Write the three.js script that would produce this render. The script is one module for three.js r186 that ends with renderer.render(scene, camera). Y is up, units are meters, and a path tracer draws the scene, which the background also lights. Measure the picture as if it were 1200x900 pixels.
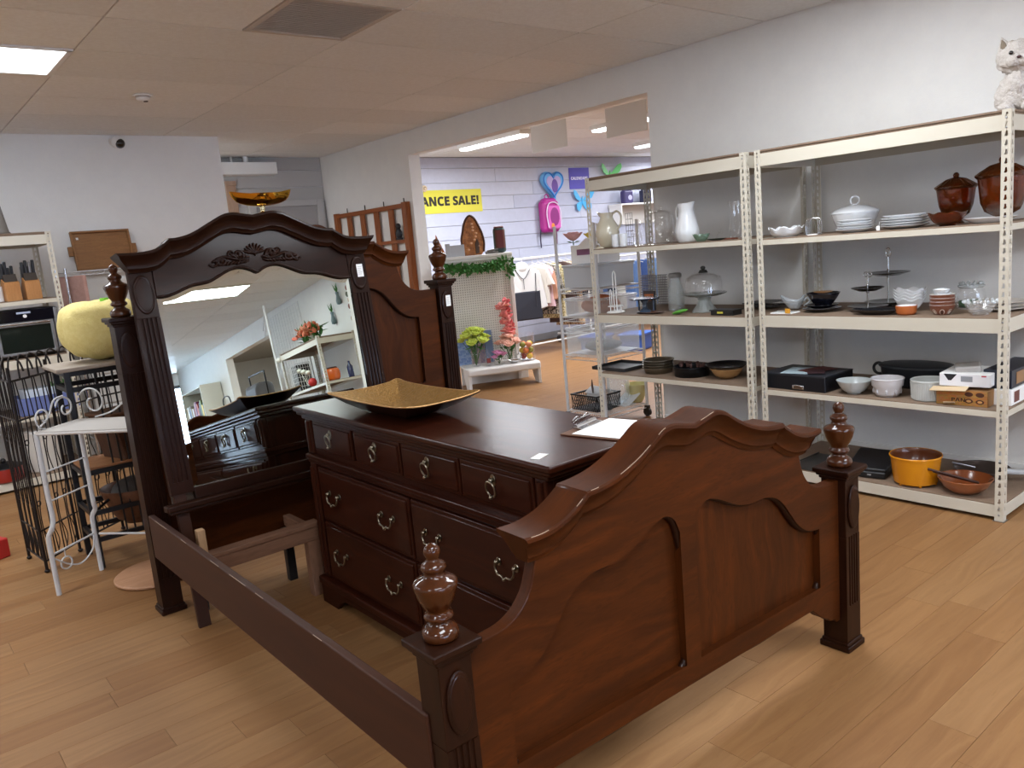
import * as THREE from 'three';
import { mergeGeometries, mergeVertices, toCreasedNormals } from 'three/addons/utils/BufferGeometryUtils.js';
import { RoundedBoxGeometry } from 'three/addons/geometries/RoundedBoxGeometry.js';
import { RectAreaLightUniformsLib } from 'three/addons/lights/RectAreaLightUniformsLib.js';

// ---------------------------------------------------------------- camera, light, exposure
const scene = new THREE.Scene();
const V = (x, y, z) => new THREE.Vector3(x, y, z);
const FOC = 936.613, YAW = 0.67734202, PITCH = 0.17497319, ROLL = -0.08855709;
const camera = new THREE.PerspectiveCamera(2 * Math.atan(450 / FOC) * 180 / Math.PI, 4 / 3, 0.05, 60);
const EYE = V(0, 1.46, 0);
const FWD = V(Math.sin(YAW) * Math.cos(PITCH), -Math.sin(PITCH), -Math.cos(YAW) * Math.cos(PITCH));
const RT0 = V(Math.cos(YAW), 0, Math.sin(YAW)), UP0 = RT0.clone().cross(FWD);
const RT = RT0.clone().multiplyScalar(Math.cos(ROLL)).addScaledVector(UP0, Math.sin(ROLL));
const UP = RT0.clone().multiplyScalar(-Math.sin(ROLL)).addScaledVector(UP0, Math.cos(ROLL));
camera.position.copy(EYE);
camera.quaternion.setFromRotationMatrix(new THREE.Matrix4().makeBasis(RT, UP, FWD.clone().negate()));
scene.background = new THREE.Color(4.8, 6, 8.2);
const renderer = new THREE.WebGLRenderer({ antialias: true });
renderer.toneMapping = THREE.LinearToneMapping;
renderer.toneMappingExposure = 1.8;
renderer.shadowMap.enabled = true;
RectAreaLightUniformsLib.init();
const TROFFER = new THREE.Color(0.935, 0.99, 1.05), STRIP = new THREE.Color(0.93, 0.97, 1.03);
const TROFFER_POWER = 10, STRIP_POWER = 80;
const CEIL = 2.63, XW = 4.53, XW2 = 4.664, ZB = -7.43, ZF = -8.85;

// ---------------------------------------------------------------- helpers
let seed = 7; const rnd = () => { seed = (seed + 0x6D2B79F5) | 0; let t = Math.imul(seed ^ (seed >>> 15), 1 | seed); t = (t + Math.imul(t ^ (t >>> 7), 61 | t)) ^ t; return ((t ^ (t >>> 14)) >>> 0) / 4294967296; };
const rr = (a, b) => a + (b - a) * rnd();
const ray = (px, py) => FWD.clone().addScaledVector(RT, (px - 600) / FOC).addScaledVector(UP, -(py - 450) / FOC);
const onAxis = (px, py, ax, v) => { const d = ray(px, py); return EYE.clone().addScaledVector(d, (v - EYE[ax]) / d[ax]); };
const onY = (px, py, y) => onAxis(px, py, 'y', y), onX = (px, py, x) => onAxis(px, py, 'x', x), onZ = (px, py, z) => onAxis(px, py, 'z', z);
const pixel = p => { const q = p.clone().sub(EYE), d = q.dot(FWD); return [600 + FOC * q.dot(RT) / d, 450 - FOC * q.dot(UP) / d, d]; };
const mpp = p => p.clone().sub(EYE).dot(FWD) / FOC;              // metres for one photo pixel at that place
const zAt = (px, x, y) => { let a = -12, b = 0.5 ; for (let i = 0; i < 50; i++) { const m = (a + b) / 2; const q = pixel(V(x, y, m)); if (q[2] < .05 || q[0] > px) b = m; else a = m; } return (a + b) / 2; };
const xAt = (px, z, y) => { let a = -2, b = 14; for (let i = 0; i < 50; i++) { const m = (a + b) / 2; if (pixel(V(m, y, z))[0] > px) b = m; else a = m; } return (a + b) / 2; };

const taken = {};
const numbered = n => { const k = taken[n] = (taken[n] ?? -1) + 1; return k ? n + '_' + String(k).padStart(3, '0') : n; };
function xf(g, x = 0, y = 0, z = 0, rx = 0, ry = 0, rz = 0) { if (rx) g.rotateX(rx); if (ry) g.rotateY(ry); if (rz) g.rotateZ(rz); g.translate(x, y, z); return g; }
const bx = (w, h, d, x = 0, y = 0, z = 0, rx, ry, rz) => xf(new THREE.BoxGeometry(w, h, d), x, y, z, rx, ry, rz);
const span = (x0, x1, y0, y1, z0, z1) => bx(Math.abs(x1 - x0), Math.abs(y1 - y0), Math.abs(z1 - z0), (x0 + x1) / 2, (y0 + y1) / 2, (z0 + z1) / 2);
const rb = (w, h, d, r, x = 0, y = 0, z = 0, rx, ry, rz, s = 2) => xf(new RoundedBoxGeometry(w, h, d, s, Math.min(r, w / 2.01, h / 2.01, d / 2.01)), x, y, z, rx, ry, rz);
const rspan = (x0, x1, y0, y1, z0, z1, r = .004) => rb(Math.abs(x1 - x0), Math.abs(y1 - y0), Math.abs(z1 - z0), r, (x0 + x1) / 2, (y0 + y1) / 2, (z0 + z1) / 2);
const cyl = (r0, r1, h, x = 0, y = 0, z = 0, rx, ry, rz, n = 20) => xf(new THREE.CylinderGeometry(r1, r0, h, n), x, y, z, rx, ry, rz);
const sph = (r, x = 0, y = 0, z = 0, sx = 1, sy = 1, sz = 1, n = 16) => { const g = new THREE.SphereGeometry(r, n, Math.max(6, n * .7 | 0)); g.scale(sx, sy, sz); return g.translate(x, y, z); };
const tor = (R, r, x = 0, y = 0, z = 0, rx, ry, rz, n = 28, arc = Math.PI * 2) => xf(new THREE.TorusGeometry(R, r, 8, n, arc), x, y, z, rx, ry, rz);
const lathe = (pts, n = 32, x = 0, y = 0, z = 0) => new THREE.LatheGeometry(pts.map(p => new THREE.Vector2(p[0], p[1])), n).translate(x, y, z);
const tube = (pts, r, n = 24, rs = 6, closed = false) => new THREE.TubeGeometry(new THREE.CatmullRomCurve3(pts.map(p => V(...p)), closed, 'centripetal'), n, r, rs, closed);
const rod = (a, b, r, n = 6) => { const A = V(...a), B = V(...b), d = B.clone().sub(A), g = new THREE.CylinderGeometry(r, r, d.length(), n); g.applyQuaternion(new THREE.Quaternion().setFromUnitVectors(V(0, 1, 0), d.clone().normalize())); return g.translate(...A.add(B).multiplyScalar(.5).toArray()); };
const shapeOf = (pts, holes = []) => { const s = new THREE.Shape(pts.map(p => new THREE.Vector2(p[0], p[1]))); for (const h of holes) s.holes.push(new THREE.Path(h.map(p => new THREE.Vector2(p[0], p[1])))); return s; };
const extr = (pts, depth, bev = 0, holes = [], bs = 2) => { const g = new THREE.ExtrudeGeometry(shapeOf(pts, holes), { depth: depth - 2 * bev, bevelEnabled: bev > 0, bevelThickness: bev, bevelSize: bev, bevelOffset: -bev, bevelSegments: bs, curveSegments: 8 }); return g.translate(0, 0, bev - depth / 2); };
const ell = (a, b, n = 24, cx = 0, cy = 0) => Array.from({ length: n }, (_, i) => [cx + a * Math.cos(i / n * 6.28318), cy + b * Math.sin(i / n * 6.28318)]);
function join(gs) {
  gs = (Array.isArray(gs) ? gs : [gs]).flat(9).map(g => { g = g.index ? g.toNonIndexed() : g; for (const k of Object.keys(g.attributes)) if (!['position', 'normal', 'uv'].includes(k)) g.deleteAttribute(k); if (!g.attributes.uv) g.setAttribute('uv', new THREE.BufferAttribute(new Float32Array(g.attributes.position.count * 2), 2)); g.morphAttributes = {}; return g; });
  const g = gs.length > 1 ? mergeGeometries(gs) : gs[0]; g.clearGroups(); return g;
}
// uv in metres by the face's direction; grain 'x','y','z' = the axis that runs along u
function metricUV(g, grain = 'x', ou = 0, ov = 0) {
  const p = g.attributes.position, uv = new Float32Array(p.count * 2), a = V(), b = V(), c = V(), n = V();
  for (let i = 0; i < p.count; i += 3) {
    a.fromBufferAttribute(p, i); b.fromBufferAttribute(p, i + 1); c.fromBufferAttribute(p, i + 2);
    n.copy(b).sub(a).cross(c.clone().sub(a)); const ax = Math.abs(n.x), ay = Math.abs(n.y), az = Math.abs(n.z);
    const d = ax >= ay && ax >= az ? 'x' : ay >= az ? 'y' : 'z', o = ['x', 'y', 'z'].filter(k => k !== d);
    const U = o.includes(grain) ? grain : o[0], W = o.find(k => k !== U);
    [a, b, c].forEach((q, j) => { uv[(i + j) * 2] = q[U] + ou; uv[(i + j) * 2 + 1] = q[W] + ov; });
  }
  g.setAttribute('uv', new THREE.BufferAttribute(uv, 2)); return g;
}
function part(name, gs, mat, parent, grain = 'x', keepUV = false) {
  let g = join(gs); if (!keepUV) metricUV(g, grain, rnd() * 3, rnd() * 3);
  const m = new THREE.Mesh(g, mat); m.name = name; m.castShadow = m.receiveShadow = true; parent.add(m); return m;
}
function thing(name, label, category, pos = [0, 0, 0], turn = 0, group) {
  const o = new THREE.Group(); o.name = numbered(name); o.position.set(...(pos.isVector3 ? pos.toArray() : pos)); o.rotation.y = turn;
  o.userData = { label, category }; if (group) o.userData.group = group; scene.add(o); return o;
}
function solo(name, label, category, gs, mat, pos = [0, 0, 0], turn = 0, group, grain) {
  const m = part(numbered(name), gs, mat, scene, grain); m.position.set(...(pos.isVector3 ? pos.toArray() : pos)); m.rotation.y = turn;
  m.userData = { label, category }; if (group) m.userData.group = group; return m;
}
function struct(name, gs, mat, grain) { const m = part(name, gs, mat, scene, grain); m.userData.kind = 'structure'; return m; }
function copyOf(o, label, pos, turn = 0) { const c = o.clone(); c.name = numbered(o.name.replace(/_\d+$/, '')); c.userData = { ...o.userData, label }; c.position.set(...(pos.isVector3 ? pos.toArray() : pos)); c.rotation.y = turn; scene.add(c); return c; }

// ---------------------------------------------------------------- procedural textures
const clamp = (v, a = 0, b = 1) => Math.min(b, Math.max(a, v));
const hash = (x, y, s) => { let h = Math.imul(x, 374761393) ^ Math.imul(y, 668265263) ^ Math.imul(s, 1274126177); h = Math.imul(h ^ (h >>> 13), 1274126177); return ((h ^ (h >>> 16)) >>> 0) / 4294967296; };
function tnoise(u, v, nx, ny, s) {                                // tileable value noise
  const x = u * nx, y = v * ny, x0 = Math.floor(x), y0 = Math.floor(y), fx = x - x0, fy = y - y0, w = t => t * t * (3 - 2 * t);
  const g = (i, j) => hash(((i % nx) + nx) % nx, ((j % ny) + ny) % ny, s), a = w(fx), b = w(fy);
  return (g(x0, y0) * (1 - a) + g(x0 + 1, y0) * a) * (1 - b) + (g(x0, y0 + 1) * (1 - a) + g(x0 + 1, y0 + 1) * a) * b;
}
function tex(w, h, su, sv, fn, srgb = true) {
  const d = new Uint8Array(w * h * 4);
  for (let j = 0; j < h; j++) for (let i = 0; i < w; i++) { const c = fn(i / w, j / h), k = (j * w + i) * 4; d[k] = clamp(c[0]) * 255; d[k + 1] = clamp(c[1]) * 255; d[k + 2] = clamp(c[2]) * 255; d[k + 3] = 255; }
  const t = new THREE.DataTexture(d, w, h); t.wrapS = t.wrapT = THREE.RepeatWrapping; t.magFilter = THREE.LinearFilter; t.minFilter = THREE.LinearMipmapLinearFilter; t.generateMipmaps = true;
  if (srgb) t.colorSpace = THREE.SRGBColorSpace; t.repeat.set(1 / su, 1 / sv); t.needsUpdate = true; return t;
}
const mix3 = (a, b, t) => [a[0] + (b[0] - a[0]) * t, a[1] + (b[1] - a[1]) * t, a[2] + (b[2] - a[2]) * t];
const hex = h => [(h >> 16 & 255) / 255, (h >> 8 & 255) / 255, (h & 255) / 255];
function woodTex(c0, c1, c2, su, sv, s, fine = 1, w = 512, h = 256) {
  c0 = hex(c0); c1 = hex(c1); c2 = hex(c2);
  return tex(w, h, su, sv, (u, v) => {
    const warp = tnoise(u, v, 5, 7, s) * .12 + tnoise(u, v, 13, 17, s + 1) * .03;
    const a = tnoise(u, v + warp, 4, 26, s + 2), b = tnoise(u, v + warp, 10, 90, s + 3), c = tnoise(u, v, 40, 128, s + 4), l = tnoise(u, v, 4, 5, s + 5);
    let t = a * .55 + b * .3 * fine + l * .25; let q = mix3(c0, c1, clamp(t)); q = mix3(q, c2, clamp((c * .6 + b * .5) * fine - .55) * .8); return q;
  });
}
function blotch(c0, c1, su, s, nx = 9, w = 256) { c0 = hex(c0); c1 = hex(c1); return tex(w, w, su, su, (u, v) => mix3(c0, c1, clamp(tnoise(u, v, nx, nx, s) * .5 + tnoise(u, v, nx * 3, nx * 3, s + 1) * .3 + tnoise(u, v, nx * 9, nx * 9, s + 2) * .2))); }
function canvasMap(w, h, draw) { const c = document.createElement('canvas'); c.width = w; c.height = h; const x = c.getContext('2d'); draw(x, w, h); const t = new THREE.CanvasTexture(c); t.colorSpace = THREE.SRGBColorSpace; return t; }
const std = (o) => new THREE.MeshStandardMaterial(o), phy = (o) => new THREE.MeshPhysicalMaterial(o);
const plain = (c, r = .5, m = 0, extra = {}) => std({ color: c, roughness: r, metalness: m, ...extra });
const glossy = (c, r = .25, extra = {}) => phy({ color: c, roughness: r, clearcoat: .5, clearcoatRoughness: .08, ...extra });
const fineBump = tex(256, 256, .25, .25, (u, v) => { const t = tnoise(u, v, 64, 64, 91) * .6 + tnoise(u, v, 128, 128, 92) * .4; return [t, t, t]; }, false);

const mahoganyTex = woodTex(0x1b0b05, 0x2d1408, 0x0d0402, .9, .5, 11, .8);
const veneerTex = woodTex(0x301505, 0x532709, 0x1a0b02, .8, .45, 31, .9);
const WOOD = phy({ map: veneerTex, roughness: .5, specularIntensity: .15, clearcoat: .8, clearcoatRoughness: .06 });
const WOODM = phy({ map: mahoganyTex, roughness: .5, specularIntensity: .15, clearcoat: .26, clearcoatRoughness: .14 });
const VENEER = phy({ map: veneerTex, roughness: .5, specularIntensity: .2, clearcoat: .14, clearcoatRoughness: .14 });
const RAILWOOD = phy({ map: woodTex(0x331b11, 0x412416, 0x201009, 1.2, .4, 41, .5), roughness: .55, specularIntensity: .35, clearcoat: .08, clearcoatRoughness: .3 });
const dresserTex = woodTex(0x260d06, 0x3a1709, 0x140603, .9, .5, 51, .8);
const DRESSER = phy({ map: dresserTex, roughness: .55, specularIntensity: .12, clearcoat: .2, clearcoatRoughness: .08 });
const DRESSERTOP = phy({ map: dresserTex, roughness: .5, specularIntensity: .1, clearcoat: .36, clearcoatRoughness: .225 });
const WALL = std({ map: blotch(0xe3e2df, 0xe9e8e4, 1.1, 61, 12), bumpMap: fineBump, bumpScale: .0006, roughness: .82 });
const CREAM = plain(0xcbc4b4, .45), CREAM2 = plain(0xc3bcab, .5);
const MDF = std({ map: blotch(0x7a6654, 0x8a7461, .4, 66, 20), roughness: .8 });
const WHITE = plain(0xe6e4e0, .45), BLACK = plain(0x131316, .4), BLACKMETAL = plain(0x151417, .42, .3), CHROME = plain(0xd4d4d6, .18, 1), STEEL = plain(0xa9aaad, .32, 1);
const CHINA = glossy(0xe4e6e8, .18), PAPER = plain(0xeeeeec, .8), WHITEMETAL = plain(0xd4d4d4, .4);
const GLASS = phy({ color: 0xffffff, roughness: .02, transmission: 1, thickness: 0, ior: 1.45 });

// ---------------------------------------------------------------- the room
const floorTexes = [0, 1].map(i => woodTex(0x825e3c, 0x9d774f, 0x5d3f25, 1.3, .42, 101 + i * 9, .75, 1024, 256));
const PLANKS = [0xffffff, 0xf7f2ec, 0xf1e9e1, 0xfbf6f0].map((c, i) => phy({ color: c, map: floorTexes[i % 2], roughness: .5, specularIntensity: .4, clearcoat: .06, clearcoatRoughness: .35 }));
{
  const sub = struct('floor', span(-4.2, 13, -.12, -.011, -9.2, 11.2), plain(0x4a3524, .9));
  const PW = .1312, PL = 1.22, vis = [], rest = [];
  for (let k = -70; k < 86; k++) {
    const z0 = -2.506 - PW * 1 + PW * k, zc = z0 + PW / 2; if (zc < ZF || zc > 11) continue;
    let x = -4 - hash(k + 200, 3, 5) * PL;
    if (k === 1) x = .716 - 4 * PL; if (k === -1) x = .256 - 4 * PL; if (k === -4) x = .483 - 4 * PL;
    for (; x < 13; x += PL) {
      const a = Math.max(x, -4.1), b = Math.min(x + PL, 12.9); if (b - a < .05) continue;
      const q = pixel(V((a + b) / 2, 0, zc)), see = q[2] > .3 && q[0] > -250 && q[0] < 1450 && q[1] > 300 && q[1] < 1150;
      (see ? vis : rest).push({ a, b, zc, d: q[2], k, i: Math.round(x / PL) });
    }
  }
  vis.sort((p, q) => p.d - q.d);
  rest.push(...vis.splice(300));
  const geo = p => { const g = join(rb(p.b - p.a - .0008, .011, PW - .0008, .0009, (p.a + p.b) / 2, -.0055, p.zc, 0, 0, 0, 1)); return metricUV(g, 'x', hash(p.k + 300, p.i + 50, 1) * 5, hash(p.k + 300, p.i + 50, 2) * 5); };
  for (const p of vis) { const m = new THREE.Mesh(geo(p), PLANKS[hash(p.k + 300, p.i + 50, 3) * 4 | 0]); m.name = 'plank'; m.receiveShadow = m.castShadow = true; sub.add(m); }
  const flat = p => { const g = join(span(p.a + .0006, p.b - .0006, -.011, 0, p.zc - PW / 2 + .0006, p.zc + PW / 2 - .0006)); return metricUV(g, 'x', hash(p.k + 300, p.i + 50, 1) * 5, hash(p.k + 300, p.i + 50, 2) * 5); };
  const m = new THREE.Mesh(mergeGeometries(rest.map(flat)), PLANKS[1]); m.name = 'distant_planks'; m.userData.kind = 'stuff'; m.receiveShadow = true; sub.add(m);
}
// lights laid into the ceiling grid: [x0, x1, z0, z1]
const gz = k => -4.12 + .61 * k, gx = k => 1.12 + 1.22 * k;
const TROFFERS = [[gx(-1), gx(0), gz(-2), gz(-1), 'white square-edged ceiling light panel above the steel shelf by the back wall'], [gx(1), gx(2), gz(11), gz(12), 'white ceiling light panel that the dresser mirror reflects'],
  [gx(1), gx(2), gz(3), gz(4), 'white ceiling light panel over the dinnerware shelves'], [gx(-1), gx(0), gz(6), gz(7), 'added unseen ceiling light panel over the foot of the bed'], [gx(-3), gx(-2), gz(-4), gz(-3), 'added unseen ceiling light panel by the left wall corner'], [gx(-3), gx(-2), gz(0), gz(1), 'added unseen ceiling light panel left of the bed'], [gx(-3), gx(-2), gz(6), gz(7), 'added unseen ceiling light panel far left of the footboard'], [gx(1), gx(2), gz(7), gz(8), 'added unseen ceiling light panel between the two steel shelving runs'], [gx(-2), gx(-1), gz(9), gz(10), 'white ceiling light panel above the sales floor behind the bed'], [gx(1), gx(2), gz(18), gz(19), 'white ceiling light panel near the white bookcase']];  // left column, foot-of-bed and shelving-run panels are unseen, added to lift walls and header
const STRIPS = [[5.86, -7.25, 1.15, 'long white ceiling strip light beyond the wide opening'], [6.62, -5.75, 1.3, 'second ceiling strip light partly behind a hanging white sheet'], [8.6, -6.9, 1.3, 'ceiling strip light above the clothes racks'], [8.4, -3.5, 1.3, 'ceiling strip light deep in the clothing room'], [10.3, -7.9, 1.3, 'added unseen ceiling strip light above the white wall shelf'], [6.0, 4.2, 1.3, 'added fill strip light beyond the second opening'], [6.0, 6.8, 1.3, 'added fill strip light farthest from the clothes racks'], [1.75, -8.2, 1.0, 'ceiling strip light in the grey passage']];  // wall-shelf strip and both second-opening strips are unseen, added to brighten those walls
{
  const TILE = [0xf0f0ee, 0xf3f3f1, 0xececea].map((c, i) => std({ color: c, map: blotch(0xf2f0ee, 0xffffff, .5, 130 + i * 7, 30), bumpMap: fineBump, bumpScale: .0012, roughness: .92 }));
  const c = struct('ceiling', span(-4.2, 13, CEIL + .014, CEIL + .16, -9.2, 11.2), plain(0xb5aba0, .9));
  const VENT = [1.77, gx(1), -4.12, -3.51];
  const holes = TROFFERS.map(t => t.slice(0, 4));
  const put = (x0, x1, z0, z1) => { if (x1 - x0 < .04 || z1 - z0 < .04) return; part('ceiling_panel', rspan(x0 + .0035, x1 - .0035, CEIL, CEIL + .014, z0 + .006, z1 - .006, .0025), TILE[rnd() * 3 | 0], c); };
  for (let i = -2; i < 10; i++) for (let j = -9; j < 25; j++) {
    let x0 = gx(i), x1 = gx(i + 1), z0 = gz(j), z1 = gz(j + 1);
    if (holes.some(h => Math.abs(h[0] - x0) < .1 && Math.abs(h[2] - z0) < .1)) continue;
    if (x0 > XW2 - 1 && z0 > -3.5) continue; if (x0 < -.2 && z0 > -2) continue;
    if (Math.abs(x0 - gx(0)) < .1 && Math.abs(z0 + 4.12) < .1) { put(x0, 1.765, z0, z1); continue; }
    z0 = Math.max(z0, ZF + .01); z1 = Math.min(z1, 10.99);
    if (x0 < XW && x1 > XW) { put(x0, XW - .002, z0, z1); if (z1 < -3) put(XW2 + .002, x1, z0, z1); } else put(x0, x1, z0, z1);
  }
  const vent = thing('ceiling_vent', 'dull grey square air return panel in the ceiling grid', 'vent', [(VENT[0] + VENT[1]) / 2, CEIL, (VENT[2] + VENT[3]) / 2]);
  const w = (VENT[1] - VENT[0]) / 2, fr = plain(0xc4bab0, .7), gr = plain(0xbdb3a8, .75);
  part('frame', [bx(2 * w, .012, .03, 0, .004, .29), bx(2 * w, .012, .03, 0, .004, -.29), bx(.03, .012, .58, w - .016, .004, 0), bx(.03, .012, .58, -w + .016, .004, 0)], fr, vent);
  part('grille', bx(2 * w - .04, .006, .56, 0, .008, 0), gr, vent);
  for (let i = -11; i <= 11; i++) part('slat', bx(2 * w - .06, .003, .017, 0, .003, i * .0235, .22), gr, vent);
  for (const [x0, x1, z0, z1, label] of TROFFERS) {
    const t = thing('ceiling_light', label, 'light', [(x0 + x1) / 2, CEIL, (z0 + z1) / 2], 0, 'ceiling light panels'), a = (x1 - x0) / 2, b = (z1 - z0) / 2;
    part('frame', [bx(2 * a - .01, .02, .028, 0, .002, b - .018), bx(2 * a - .01, .02, .028, 0, .002, -b + .018), bx(.028, .02, 2 * b - .01, a - .018, .002, 0), bx(.028, .02, 2 * b - .01, -a + .018, .002, 0)], WHITE, t);
    part('diffuser', bx(2 * a - .06, .006, 2 * b - .06, 0, .004, 0), std({ color: 0xffffff, emissive: TROFFER, emissiveIntensity: 2.2, roughness: .6 }), t);
    const l = new THREE.RectAreaLight(TROFFER, TROFFER_POWER, 2 * a - .06, 2 * b - .06); l.position.set(0, -.012, 0); l.rotation.x = -Math.PI / 2; t.add(l);
  }
  for (const [x, z, len, label] of STRIPS) {
    const t = thing('strip_light', label, 'light', [x, CEIL, z], 0, 'ceiling strip lights of the next room');
    part('housing', rb(.16, .05, len, .01, 0, -.022, 0), WHITE, t);
    part('diffuser', rb(.13, .03, len - .04, .014, 0, -.055, 0), std({ color: 0xffffff, emissive: STRIP, emissiveIntensity: 2.5, roughness: .6 }), t);
    const l = new THREE.RectAreaLight(STRIP, x < 4 ? STRIP_POWER * .8 : x > 10 ? STRIP_POWER * .5 : STRIP_POWER, .13, len - .04); l.position.set(0, -.078, 0); l.rotation.x = -Math.PI / 2; t.add(l);
  }
}
// walls with their openings
struct('wall_right', [span(XW, XW2, 0, CEIL + .02, -3.845, 5), span(XW, XW2, 2.405, CEIL + .02, -6.96, -3.845), span(XW, XW2, 0, CEIL + .02, ZF, -6.96), span(XW, XW2, 2.33, CEIL + .02, 5, 7.4), span(XW, XW2, 0, CEIL + .02, 7.4, 11.1)], WALL);
struct('wall_left', span(-4.2, 2.82, 0, CEIL + .02, ZB - .12, ZB), WALL);
struct('wall_west', span(-4.2, -4.05, 0, CEIL + .02, ZB, 11.1), WALL);
struct('wall_rear', [span(-4.2, -3.2, 0, CEIL + .02, 11, 11.15), span(3.4, XW, 0, CEIL + .02, 11, 11.15), span(-3.2, 3.4, 0, .38, 11, 11.15), span(-3.2, 3.4, 2.38, CEIL + .02, 11, 11.15)], WALL);
struct('wall_east', span(12.85, 13, 0, CEIL + .02, -9.2, 11.1), WALL);
struct('wall_far_east', span(XW2, 13, 0, CEIL + .02, 11, 11.15), WALL);
struct('wall_partition', span(7.4, 7.52, 0, CEIL + .02, 3.2, 10), WALL);
struct('wall_hall_end', span(-1.1, -1, 0, CEIL + .02, ZF, ZB - .12), WALL);
{ // plank-clad back wall: white boards in the clothing room, grey ones in the passage
  const back = struct('wall_back', span(-1.1, 13, 0, CEIL + .02, ZF - .12, ZF - .014), plain(0xc8c7ca, .9));
  const white = [0xc3c7da, 0xc9ccdd, 0xbfc3d7].map((c, i) => std({ color: c, map: blotch(0xf4f4f4, 0xffffff, .8, 150 + i, 16), roughness: .6 })), grey = [0xb5b1ad, 0xb0aca8].map(c => plain(c, .7));
  const P = .1865, y00 = 2.485 - P * 13;
  for (let r = -1; r < 15; r++) {
    const y0 = Math.max(0, y00 + r * P), y1 = Math.min(CEIL, y00 + (r + 1) * P); if (y1 - y0 < .02) continue;
    let x = XW2, first = r === 12 ? 7.145 - XW2 : .9 + hash(r + 5, 1, 9) * 2.6;
    while (x < 12.8) { const e = Math.min(12.85, x + first); part('board', rspan(x + .0015, e - .0015, y0 + .004, y1 - .004, ZF - .018, ZF, .003), white[rnd() * 3 | 0], back); x = e; first = 3.05; }
    part('board', rspan(2.6, XW, y0 + .003, y1 - .003, ZF - .018, ZF - .002, .003), grey[r & 1], back);
    part('board', rspan(-1, 2.598, y0 + .003, y1 - .003, ZF - .018, ZF - .002, .003), grey[r & 1], back);
  }
}
{ // passage door, trim, duct
  const D = plain(0xa09c99, .6), T = plain(0xb4b0ac, .55);
  const d = struct('door_1', rspan(3.66, 4.40, 0, 2.085, ZF, ZF + .02, .004), D);
  part('door_frame', [rspan(3.58, 3.66, 0, 2.15, ZF, ZF + .05), rspan(4.40, 4.48, 0, 2.15, ZF, ZF + .05), rspan(3.66, 4.40, 2.085, 2.15, ZF, ZF + .05)], T, d);
  part('door_handle', [cyl(.025, .025, .02, 3.74, 1, ZF + .03, Math.PI / 2), sph(.026, 3.74, 1, ZF + .06)], STEEL, d);
  solo('wall_duct', 'long white box duct mounted high on the grey passage wall', 'duct', rspan(2.7, 3.9, 2.43, 2.56, ZF, ZF + .2, .008), WHITE);
  for (const px of [271, 288]) solo('duct_pipe', px < 280 ? 'thin white pipe rising from the wall duct to the ceiling' : 'thicker white pipe rising from the end of the wall duct', 'pipe', cyl(px < 280 ? .012 : .028, px < 280 ? .012 : .028, .075, 0, .0375, 0), WHITE, V(onZ(px, 190, ZF + .1).x, 2.56, ZF + .1), 0, 'pipes on the wall duct');
  solo('timber_post', 'pale brown wooden board standing at the passage corner', 'board', [rspan(3.36, 3.47, 0, 2.33, ZF, ZF + .03), rspan(3.355, 3.475, 2.33, 2.38, ZF, ZF + .04)], std({ map: woodTex(0x9c7d66, 0xb59680, 0x7a5d48, .8, .3, 171), roughness: .7 }), [0, 0, 0], 0, undefined, 'y');
  const b = struct('baseboard_right', [rspan(XW - .014, XW, 0, .1, -3.84, 4.99), rspan(XW - .014, XW, 0, .1, ZF, -6.97)], WHITE);
  struct('baseboard_left', rspan(-4, 2.82, 0, .1, ZB, ZB + .014), WHITE);
  struct('baseboard_back', rspan(XW2, 12.8, 0, .1, ZF, ZF + .014), plain(0x8d8d90, .6));
}
{ // ceiling and wall devices
  const s = thing('smoke_detector', 'small round white smoke detector on the ceiling tiles', 'smoke detector', [1.73, CEIL, -5.77]);
  part('base', lathe([[0, 0], [.062, 0], [.064, -.008], [.058, -.012], [0, -.012]]), WHITE, s); part('dome', lathe([[0, -.042], [.03, -.04], [.042, -.03], [.05, -.012], [0, -.012]]), WHITE, s); part('sensor', cyl(.014, .014, .008, .012, -.043, .01), plain(0x6a625c, .6), s);
  const p = onZ(134, 166, ZB), c = thing('security_camera', 'small white and black dome camera high on the wall', 'camera', [p.x, p.y, ZB]);
  part('mount', cyl(.045, .045, .03, 0, 0, .015, Math.PI / 2), WHITE, c); part('housing', [sph(.05, .01, -.012, .055), cyl(.04, .046, .04, .012, -.014, .05, Math.PI / 2 - .3, .3)], WHITE, c); part('lens', [sph(.041, .02, -.025, .075)], glossy(0x0b0b0d, .1), c);
}

// ---------------------------------------------------------------- bed
const curve = (pts, n = 40) => new THREE.CatmullRomCurve3(pts.map(p => V(p[0], p[1], 0)), false, 'centripetal').getPoints(n).map(p => [p.x, p.y]);
const mirrorPts = h => [...h.map(p => [-p[0], p[1]]).reverse(), ...h.slice(h[0][0] === 0 ? 1 : 0)];
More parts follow.
